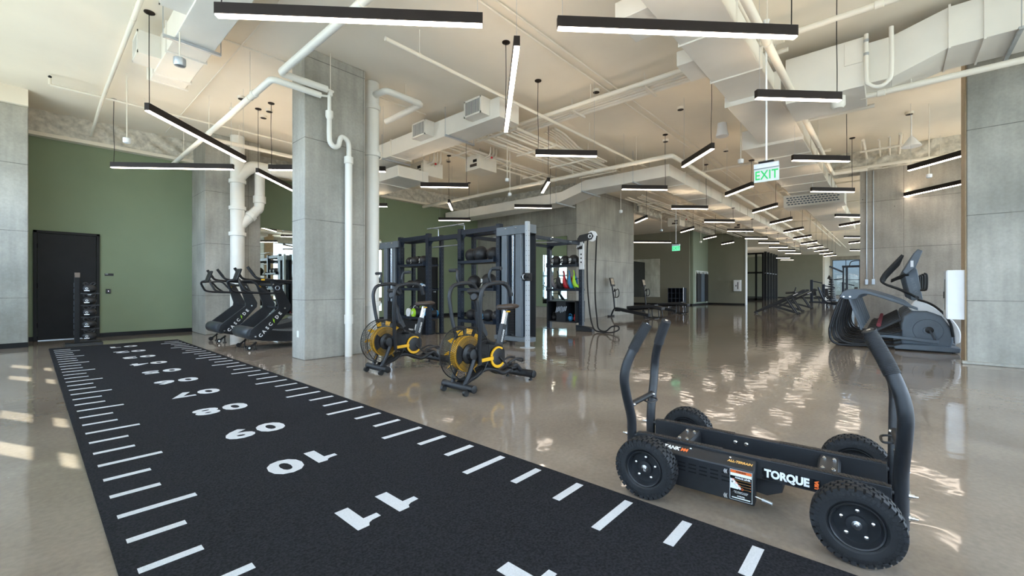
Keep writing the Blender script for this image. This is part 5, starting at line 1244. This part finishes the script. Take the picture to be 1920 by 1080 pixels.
for i, (x, y, h) in enumerate(((44.0, 4.6, 1.9), (46.0, 2.6, 1.7), (42.0, 3.6, 1.5))):
    t = thing('weight_machine', 'dark weight machine silhouette by the far windows, %s' % ('tallest, beside the pale wall' if i == 0 else 'behind the cable machine' if i == 1 else 'lowest, left of the cable machine'), 'weight machine', (x, y, 0))
    MB().box(-.3, -.5, 0, .3, .5, .08).build('base', M_NAVY, t, bevel=.01); MB().box(-.1, .25, .08, .1, .45, h).build('tower', M_NAVY, t, bevel=.01)
    MB().bar((0, .35, h - .1), (0, -.4, h - .3), .07, .08).build('arm', M_NAVY, t, bevel=.006); MB().bar((0, -.3, .45), (0, .1, .5), .3, .1).build('seat_pad', M_VINYL, t, bevel=.03); MB().bar((0, .14, .55), (0, .2, 1.15), .3, .1).build('back_pad', M_VINYL, t, bevel=.03); MB().bar((0, -.2, .08), (0, -.1, .45), .08, .08).build('seat_post', M_NAVY, t)
# ------------------------------------------------------------------ pipes, conduits and ducts under the slab
def pipe(label, pts, r, m=M_CREAM, rods=(), cup=(), sm=1, seg=10, name='sprinkler_pipe', group='ceiling pipes', cat='pipe'):
    t = thing(name, label, cat, (0, 0, 0), 0, group)
    MB().tube(pts, r, seg, sm).build('pipe_run', m, t, angle=50)
    for p in rods:
        mb = MB().tube([p, (p[0], p[1], CZ)], .006, 5); mb.build('hanger_rod', M_CREAM, t)
        a = Vector(pts[0]); b = Vector(pts[-1]); 
        MB().lathe([(r * 1.12, -.012), (r * 1.12, .012)], p, (1, 0, 0) if abs((b - a).x) > abs((b - a).y) else (0, 1, 0), 12).build('hanger_ring', M_CREAM, t)
    for p, d in cup: MB().lathe([(r * 1.0, -.05), (r * 1.22, -.045), (r * 1.22, .045), (r * 1.0, .05)], p, d, 16).build('coupling', m, t)
    return t
X, Y, Zd = (1, 0, 0), (0, 1, 0), (0, 0, 1)
def elbow(a, b, c, r=.09, n=4):                                   # rounded corner points
    a, b, c = Vector(a), Vector(b), Vector(c); u = (a - b).normalized() * r; v = (c - b).normalized() * r
    return [b + u * (1 - k / n) ** 2 + v * (k / n) ** 2 for k in range(n + 1)]
P = (2.57, -3, 4.53), (2.57, 7.06, 4.53), (3.30, 7.06, 4.53)
pipe('white pipe overhead along the turf lane, turning towards the near column', [P[0]] + elbow(*P) + [P[2]], .055, M_WPIPE, [(2.57, 2.0, 4.53), (2.57, 4.6, 4.53)], seg=14)
P = (2.47, 14.25, 4.42), (2.47, 7.12, 4.42), (3.22, 7.12, 4.42)
pipe('white pipe running from the near column back to the sprayed beam', [P[0]] + elbow(*P) + [P[2]], .05, M_WPIPE, [(2.47, 8.1, 4.42), (2.47, 10.6, 4.42), (2.47, 12.8, 4.42)], [((2.47, 7.9, 4.42), Y)], seg=14)
t = pipe('white drain with a trap and pipe down the face of the near column', [(3.36, 7.10, 4.46), (3.36, 7.10, 4.16)], .030, M_WPIPE, [(3.38, 7.10, 4.53)], seg=12, name='drain_pipe')
MB().tube([(3.22, 7.12, 4.42), (3.34, 7.11, 4.44)], .018, 8).build('valve', M_WPIPE, t); MB().tube([(3.30, 7.06, 4.53), (3.42, 7.08, 4.53)], .022, 8).build('valve', M_WPIPE, t); MB().cbox((3.37, 7.09, 4.49), .07, .06, .09).build('valve', M_WPIPE, t, bevel=.012)
MB().lathe([(.03, .0), (.062, -.01), (.062, -.10), (.045, -.14)], (3.36, 7.10, 4.20), Zd, 18).build('funnel', M_WPIPE, t)
MB().tube([(3.36, 7.10, 4.08), (3.36, 7.10, 3.76), (3.38, 7.10, 3.66), (3.45, 7.10, 3.61), (3.52, 7.10, 3.65), (3.54, 7.10, 3.74), (3.58, 7.10, 3.81), (3.66, 7.10, 3.79), (3.71, 7.11, 3.70), (3.72, 7.12, 3.44)], .042, 14, 4).build('trap', M_WPIPE, t)
MB().tube([(3.72, 7.13, 3.48), (3.72, 7.13, .0)], .062, 18).build('downpipe', M_WPIPE, t)
MB().lathe([(.055, .06), (.078, .05), (.078, -.06), (.064, -.07)], (3.72, 7.13, 3.45), Zd, 18).build('coupling', M_WPIPE, t); MB().lathe([(.074, .08), (.074, -.08)], (3.72, 7.13, .65), Zd, 18).build('coupling', M_WPIPE, t)
t = pipe('large white downpipe beside the near column, from floor to slab', [(4.42, 7.56, 0), (4.42, 7.56, CZ - .01)], .137, M_WPIPE, (), [((4.42, 7.56, 4.70), Zd), ((4.42, 7.56, 3.80), Zd), ((4.42, 7.56, .9), Zd)], seg=28, name='drain_pipe')
for o in bpy.data.objects:
    if o.parent == t and o.name.startswith('coupling'): o.scale = (1, 1, 1)
a_, b_, c_, d_ = (4.42, 7.45, 4.93), (4.46, 7.12, 4.93), (5.28, 7.12, 4.93), (5.30, 8.45, 4.93)
pipe('white pipe looping out from the large downpipe under the slab', [a_] + elbow(a_, b_, c_, .07) + elbow(b_, c_, d_, .10) + [d_], .062, M_WPIPE, [(4.9, 7.12, 4.93)], seg=14)
t = pipe('thick white stack pipe in front of the back column behind the treadmills', [(3.63, 12.88, 0), (3.63, 12.88, CZ - .01)], .165, M_WPIPE, (), [((3.63, 12.88, 4.0), Zd), ((3.63, 12.88, 2.62), Zd), ((3.63, 12.88, 3.3), Zd)], seg=28, name='drain_pipe')
MB().tube([(3.63, 12.86, 2.78), (3.80, 12.85, 2.98), (4.05, 12.85, 3.28), (4.14, 12.85, 3.45), (4.15, 12.85, 4.35)], .125, 22, 4).build('branch', M_WPIPE, t)
MB().lathe([(.13, -.1), (.155, -.09), (.155, .09), (.13, .1)], (4.145, 12.85, 3.6), Zd, 22).build('coupling', M_WPIPE, t); MB().lathe([(.13, -.06), (.15, -.05), (.15, .05), (.13, .06)], (3.93, 12.85, 3.13), (.62, 0, .72), 22).build('coupling', M_WPIPE, t)
MB().tube([(3.63, 12.86, 4.05), (3.72, 12.86, 4.22), (3.92, 12.86, 4.42), (4.12, 12.86, 4.47), (4.6, 12.86, 4.47), (6.6, 12.86, 4.50)], .155, 22, 4).build('branch', M_WPIPE, t)
MB().lathe([(.16, -.08), (.185, -.07), (.185, .07), (.16, .08)], (4.45, 12.86, 4.47), X, 22).build('coupling', M_WPIPE, t)
P = (10.6, 14.2, 4.50), (10.6, 4.06, 4.50), (44, 4.06, 4.55)
pipe('long cream sprinkler main crossing before the core and turning down the hall', [P[0]] + elbow(*P) + [P[2]], .058, M_CREAM, [(10.6, y, 4.5) for y in (13, 11, 9, 7, 5)] + [(x, 4.06, 4.51) for x in (13, 17, 21, 25, 30, 36)], [((10.6, 12.5, 4.5), Y), ((10.6, 8.2, 4.5), Y), ((10.6, 6.3, 4.5), Y)], seg=12)
MB().tube([(10.6, 13.95, 4.5), (10.6, 13.95, CZ)], .04, 10)
for i, y in enumerate((4.06, 4.24)): pipe('thin double conduit on the slab towards the hall, %s one' % ('right' if i == 0 else 'left'), [(1.5, y, 5.16), (22, y, 5.16)], .016, M_CREAM, seg=6, name='conduit', group='conduits on the slab', cat='conduit')
pipe('cream pipe passing over the grilled duct towards the hall', [(3.4, 5.45, 4.80), (15, 5.45, 4.80)], .032, M_CREAM, [(4, 5.45, 4.80), (6, 5.45, 4.80), (9, 5.45, 4.80), (12, 5.45, 4.80)])
pipe('cream sprinkler pipe crossing above the sled, over the duct cluster', [(7.3, 6.2, 4.88), (7.3, -5, 4.88)], .042, M_CREAM, [(7.3, 4.4, 4.88), (7.3, 2.6, 4.88), (7.3, -.2, 4.88), (7.3, -2.2, 4.88)], [((7.3, .1, 4.88), Y)], seg=12)
t = pipe('thin sprinkler branch with upright head before the sprayed beam', [(.25, 11.75, 5.0), (5.6, 11.75, 5.0)], .021, M_CREAM, [(1.6, 11.75, 5.0), (3.4, 11.75, 5.0)])
MB().tube([(.25, 11.75, 5.0), (.25, 11.75, 5.12)], .024, 8).build('riser', M_CREAM, t); MB().lathe([(.012, .0), (.03, .03), (.012, .05)], (.25, 11.75, 5.12), Zd, 10).build('sprinkler_head', M_BLACK, t)
pipe('cream pipe along the slab above the window side of the turf lane', [(.97, -3, 5.0), (.97, 11.9, 5.0), (.97, 14.2, 4.82)], .032, M_CREAM, [(.97, 5, 5.0), (.97, 8, 5.0)])
pipe('thin conduit on the slab between the lane pipe and the west duct', [(2.30, 0, 5.17), (2.30, 13.8, 5.17)], .013, M_CREAM, seg=6, name='conduit', group='conduits on the slab', cat='conduit')
pipe('thin conduit crossing the slab past the near column', [(1.9, 7.95, 5.17), (6, 7.95, 5.17)], .013, M_CREAM, seg=6, name='conduit', group='conduits on the slab', cat='conduit')
pipe('cream pipe below the sprinkler branch, passing behind the near column', [(2.6, 11.95, 4.70), (9.5, 11.95, 4.70)], .048, M_CREAM, [(3.4, 11.95, 4.7), (5.2, 11.95, 4.7)])
pipe('grey pipe below the big east duct by the near column', [(8.95, .35, 4.30), (8.95, -4, 4.30)], .048, M_CREAM, [(8.95, -.25, 4.3)], [((8.95, .1, 4.3), Y)], seg=12)
pipe('cream pipe across the top of the concrete cross wall', [(15.85, 1.6, 4.66), (15.85, -5, 4.66)], .045, M_CREAM, [(15.85, .5, 4.66), (15.85, -1, 4.66)])
P = (2.9, 1.22, 4.46), (15.2, 1.22, 4.46), (15.2, .45, 4.46)
pipe('bright cream pipe running down the hall beside the wide duct', [P[0]] + elbow(*P) + [P[2]], .052, M_CREAM, [(x, 1.22, 4.46) for x in (4, 6.5, 9, 12)], [((8.9, 1.22, 4.46), X)], seg=12)
pipe('short grey pipe joining the bright cream pipe near the exit sign', [(10.0, 1.24, 4.46), (10.0, .2, 4.46)], .038, M_CREAM, [(10.0, .6, 4.46)])
pipe('second cream pipe above the wide duct', [(1.5, 1.55, 5.09), (15, 1.55, 5.09)], .03, M_CREAM, [(5, 1.55, 5.09)])
for i, (x, y0, y1, z) in enumerate(((14.5, 8.9, 1.2, 4.98), (19.5, 8.6, -3, 5.0), (24, 8.6, -4, 5.0), (29, 8.6, -4, 5.0), (36, 10, -4, 5.0))):
    pipe('cream pipe crossing the hall ceiling, %s from the camera' % ORD[i], [(x, y0, z), (x, y1, z)], .04, M_CREAM, [(x, 7, z), (x, 3, z)], group='pipes crossing the hall')
for i, (y, z, r) in enumerate(((6.4, 4.85, .05), (6.9, 4.9, .03), (3.3, 4.95, .05), (2.9, 4.8, .03))):
    pipe('cream pipe running down the hall ceiling, %s' % ('left of the long duct' if i == 0 else 'thin one left of the long duct' if i == 1 else 'right of the sprinkler main' if i == 2 else 'thin one right of the sprinkler main'), [(14 + i, y, z), (48, y, z)], r, M_CREAM, [(x, y, z) for x in (16, 20, 26, 32)], group='pipes down the hall')

# conduit racks: many conduits on struts
def rack(label, x0, x1, ys, z, struts, axis='x', r=.026):
    t = thing('conduit_rack', label, 'conduit rack', (0, 0, 0), 0, 'conduit racks')
    f = (lambda a, b, c: (a, b, c)) if axis == 'x' else (lambda a, b, c: (b, a, c))
    for i, y in enumerate(ys): MB().tube([f(x0 + (i % 3) * .12, y, z), f(x1 - (i % 2) * .3, y, z)], r * (1 if i % 3 else 1.35), 8).build('conduit', M_CREAM, t)
    lo, hi = min(ys) - .1, max(ys) + .1
    for x in struts:
        MB().bar(f(x, lo, z - .05), f(x, hi, z - .05), .045, .04).build('strut', M_CREAM, t, smooth=False)
        for y in (lo + .03, hi - .03): MB().tube([f(x, y, z - .05), f(x, y, CZ)], .006, 5).build('hanger_rod', M_CREAM, t)
    return t
rk = rack('rack of cream conduits running over the rig towards the core', 6.9, 13.8, [6.30, 6.42, 6.54, 6.70, 6.98, 7.10, 7.30, 7.42], 4.80, [7.2, 8.7, 10.2, 11.8, 13.2])
for i in range(5): MB().tube([(8.6 + i * .02, 6.2 + i * .09, 5.15), (9.0, 6.2 + i * .09, 5.12), (9.35, 6.15 + i * .09, 4.98), (9.7, 6.1 + i * .09, 4.86), (11.0, 6.1 + i * .09, 4.84)], .024, 8, 4).build('conduit', M_CREAM, rk)
rack('rack of cream conduits crossing before the wide hall duct', 1.2, 6.9, [7.62, 7.72, 7.85, 7.95], 4.98, [1.9, 3.4, 5.0], 'y')
rack('rack of cream conduits high over the hall beyond the core', 16, 34, [7.3, 7.45, 7.6, 7.9, 8.1], 4.85, [17.5, 20, 23, 26, 30])
rack('rack of cream conduits above the cross wall side of the hall', 14, 30, [-.2, .0, .2, .5], 4.95, [15, 18, 21, 25])
rack('rack of cream conduits high above the back bay of the rig', 7.2, 12.5, [8.6, 8.75, 8.95, 9.3], 5.0, [8, 9.6, 11.2])

# ducts
def duct(label, segs, flanges=(), group='air ducts'):
    t = thing('air_duct', label, 'duct', (0, 0, 0), 0, group)
    for s in segs: MB().box(*s).build('duct_section', M_DUCT, t, bevel=.008)
    for ax, v, lo, hi in flanges:
        e = .022; a = list(lo); b = list(hi); i = 'xyz'.index(ax); mb = MB()
        a[i] = v - .012; b[i] = v + .012
        for k in range(3):
            if k != i: a[k] -= e; b[k] += e
        mb.box(*a, *b); mb.build('flange', M_DUCT, t, smooth=False)
    return t
def vent(t, x, y0, y1, z0, z1, dx):                       # side outlet box with a louvred grille on its -x face
    b = MB().box(x - dx, y0, z0, x + .02, y1, z1).build('outlet_box', M_DUCT, t, smooth=False)
    MB().prism([(x - dx, z0), (x, z0), (x, z0 - .09)], 'xz', y0 + .02, y1 - .02)
    g = MB(); f = x - dx
    g.box(f - .010, y0, z0, f, y1, z0 + .035); g.box(f - .010, y0, z1 - .035, f, y1, z1); g.box(f - .010, y0, z0, f, y0 + .035, z1); g.box(f - .010, y1 - .035, z0, f, y1, z1)
    g.build('grille_frame', M_DUCT, b, smooth=False)
    MB().box(f - .002, y0 + .035, z0 + .035, f + .001, y1 - .035, z1 - .035).build('grille_back', M_GREYP, b, smooth=False)
    h = MB(); n = 12
    for i in range(n): yy = y0 + .04 + (y1 - y0 - .08) * (i + .5) / n; h.box(f - .009, yy - .004, z0 + .035, f - .002, yy + .004, z1 - .035)
    h.build('grille', M_DUCT, b, smooth=False)
def duct_strut(t, a, b):
    MB().bar(a, b, .045, .04).build('hanger_strut', M_GALV, t, smooth=False)
    for p in (a, b): MB().tube([p, (p[0], p[1], CZ)], .006, 5).build('hanger_rod', M_GALV, t)
d = duct('pale duct with grilled side outlets hanging over the rig', [(6.16, 5.78, 4.60, 6.75, 13.6, 5.0)], [('y', y, (6.16, 0, 4.60), (6.75, 0, 5.0)) for y in (9.6, 11.2)])
vent(d, 6.16, 6.05, 6.55, 4.68, 5.02, .24); vent(d, 6.16, 7.85, 8.35, 4.68, 5.02, .24)
for y in (7.35, 9.9): duct_strut(d, (6.08, y, 4.575), (6.95, y, 4.575))
d = duct('short low duct stub behind the grilled duct', [(6.5, 9.8, 4.18, 7.5, 12.6, 4.48)], [('y', 10.8, (6.5, 0, 4.18), (7.5, 0, 4.48))])
d = duct('pale west duct over the turf lane with side outlets', [(1.30, 2.6, 4.60, 1.76, 9.02, 5.0)], [('y', 7.75, (1.30, 0, 4.60), (1.76, 0, 5.0)), ('y', 8.7, (1.30, 0, 4.60), (1.76, 0, 5.0)), ('y', 9.02, (1.28, 0, 4.60), (1.78, 0, 5.0))])
vent(d, 1.30, 8.15, 8.60, 4.62, 4.95, .26); vent(d, 1.30, 6.0, 6.6, 4.62, 4.95, .26)
duct_strut(d, (1.18, 7.27, 4.575), (1.84, 7.27, 4.575))
# the long duct: past the core, up a jog, round the corner and down the hall
t = thing('air_duct', 'long cream duct that bends before the core and runs far down the hall', 'duct', (0, 0, 0), 0, 'air ducts')
MB().prism([(14.25, 4.08), (8.35, 4.08), (7.35, 4.32), (4.59, 4.32), (4.59, 4.66), (7.30, 4.66), (8.25, 4.42), (14.25, 4.42)], 'yz', 11.8, 12.6).build('duct_section', M_DUCT, t, bevel=.008)
MB().box(12.59, 4.59, 4.32, 44, 5.40, 4.66).build('duct_section', M_DUCT, t, bevel=.008)
for x in [13.0 + i * 1.25 for i in range(22)]: MB().box(x - .012, 4.57, 4.30, x + .012, 5.42, 4.68).build('flange', M_DUCT, t, smooth=False)
for y in (7.35, 8.35, 5.6): duct_strut(t, (11.65, y, 4.29 if y < 8 else 4.05), (12.8, y, 4.29 if y < 8 else 4.05))
d = duct('wide cream duct over the sled running towards the exit sign', [(3.0, 1.45, 4.52, 8.3, 2.15, 4.81), (8.3, 1.38, 4.46, 11.0, 2.2, 4.81), (11.0, 1.40, 4.42, 30, 2.55, 4.81), (6.5, 2.13, 4.56, 7.15, 2.42, 4.78), (4.9, 2.13, 4.56, 5.5, 2.6, 4.80)],
         [('x', x, (0, 1.45, 4.52), (0, 2.15, 4.81)) for x in (3.2, 5.9, 7.3)] + [('x', x, (0, 1.40, 4.42), (0, 2.55, 4.81)) for x in (11.0, 12.2, 13.4, 14.6, 15.8, 17, 18.2, 19.4, 21, 23, 25)] + [('x', 8.3, (0, 1.38, 4.46), (0, 2.2, 4.81))])
MB().prism([(9.3, 4.48), (9.3, 4.80), (9.9, 4.76), (9.9, 4.48)], 'xz', .85, 1.38).build('side_take_off', M_DUCT, d, bevel=.008)
d = duct('large pale duct from the east column into the box above the sled', [(8.4, -5, 4.52, 9.25, -.62, 5.08), (8.35, .28, 4.26, 9.35, 1.30, 5.0), (8.5, -.02, 4.33, 9.2, .30, 4.95), (8.55, 1.29, 4.45, 9.2, 1.42, 4.95)], [('y', y, (8.4, 0, 4.52), (9.25, 0, 5.08)) for y in (-.62, -.95, -1.9, -3)])
mb = MB(); vs = [(8.4, -.62, 4.52), (9.25, -.62, 4.52), (9.25, -.62, 5.08), (8.4, -.62, 5.08), (8.5, -.02, 4.33), (9.2, -.02, 4.33), (9.2, -.02, 4.95), (8.5, -.02, 4.95)]
mb.add(vs, [(0, 1, 2, 3), (7, 6, 5, 4), (0, 4, 5, 1), (1, 5, 6, 2), (2, 6, 7, 3), (3, 7, 4, 0)]).build('reducer', M_DUCT, d, bevel=.006)
MB().box(8.335, .30, 4.62, 8.35, .52, 4.98).build('access_panel', M_DUCT, d, bevel=.003)
duct_strut(d, (8.3, -1.25, 4.49), (9.35, -1.25, 4.49))
MB().lathe([(.10, 0), (.10, -.16), (.07, -.2)], (8.6, .62, 4.28), Zd, 18).build('spigot', M_DUCT, d)
hs = thing('flexible_hose', 'grey hose with a deep U bend hanging beside the large duct', 'hose', (0, 0, 0))
MB().tube([(8.30, y, z) for y, z in ((.26, 5.0), (.26, 4.35), (.22, 4.23), (.12, 4.17), (.02, 4.22), (-.02, 4.35), (-.02, 5.0))], .028, 12, 4).build('hose', M_DUCT, hs)
for i, z in enumerate((4.7, 4.9)): MB().lathe([(.032, -.02), (.032, .02)], (8.30, .26, z), Zd, 12).build('clamp', M_GALV, hs)
# hall plenum with a long grille
pl_ = thing('grille_plenum', 'cream plenum with a long slotted grille above the hall', 'air grille', (17.6, 1.95, 4.02))
MB().box(0, -.85, 0, .9, .85, .42).build('plenum', M_DUCT, pl_, bevel=.008)
g = MB()
for r in range(4):
    for c in range(15): y = -.72 + c * .098 + (.04 if r % 2 else 0); g.box(-.006, y, .07 + r * .075, 0, y + .07, .11 + r * .075)
gg = g.build('slot_grille', M_GREYP, pl_, smooth=False); gg['kind'] = 'stuff'
# fan coil boxes with pipework
def coil(x, y, z, label):
    t = thing('fan_coil_unit', label, 'air handler', (x, y, z), 0, 'fan coil units')
    MB().box(-.35, -.30, 0, .35, .30, .42).build('casing', M_CREAM, t, bevel=.008); c = MB().box(-.37, -.24, .06, -.35, .12, .34).build('access_panel', M_CREAM, t, bevel=.003)
    MB().box(-.378, -.2, .20, -.372, -.05, .28).build('label', M_BLACK, c, smooth=False); MB().box(-.378, -.2, .08, -.372, .08, .16).build('grille', M_SADDLE, c, smooth=False)
    for k in range(3): MB().tube([(-.2 + k * .12, -.3, .32), (-.2 + k * .12, -.5, .34), (-.2 + k * .12, -.58, .42), (-.2 + k * .12, -.58, CZ - z)], .022, 8, 4).build('pipe_tail', M_CREAM, t)
    MB().lathe([(.03, 0), (.03, .03), (0, .035)], (-.1, -.55, .30), (-1, 0, 0), 12).build('valve_wheel', M_RED, t)
    for a in (-.3, .3):
        for b in (-.26, .26): MB().tube([(a, b, .4), (a, b, CZ - z)], .006, 5).build('hanger_rod', M_GALV, t)
coil(7.75, 10.2, 4.42, 'cream fan coil box with a red valve under the grilled duct')
coil(8.85, 9.05, 4.62, 'cream fan coil box with bent pipes right of the grilled duct')
coil(22, 8.2, 4.35, 'cream fan coil box high over the farther exit sign')
coil(26, 6.3, 4.4, 'cream fan coil box farther down the hall')
p = on_z(1709, 275, 4.42); t = thing('cone_fixture', 'white cone shaped fixture hung before the concrete cross wall', 'speaker', (p.x, p.y, 4.42))
MB().lathe([(.18, 0), (.17, .02), (.05, .20), (.02, .24), (0, .24)], (0, 0, 0), Zd, 26).build('cone', M_WHITEP, t); MB().tube([(0, 0, .23), (0, 0, CZ - 4.42)], .008, 8).build('stem', M_WHITEP, t)
p = on_z(1354, 256, 4.88); t = thing('round_speaker', 'flat round white speaker on the slab left of the exit sign', 'speaker', (p.x, p.y, 4.88))
MB().lathe([(.10, .32), (.12, .12), (.145, .02), (.14, 0), (0, 0)], (0, 0, 0), Zd, 26).build('can', M_WHITEP, t)
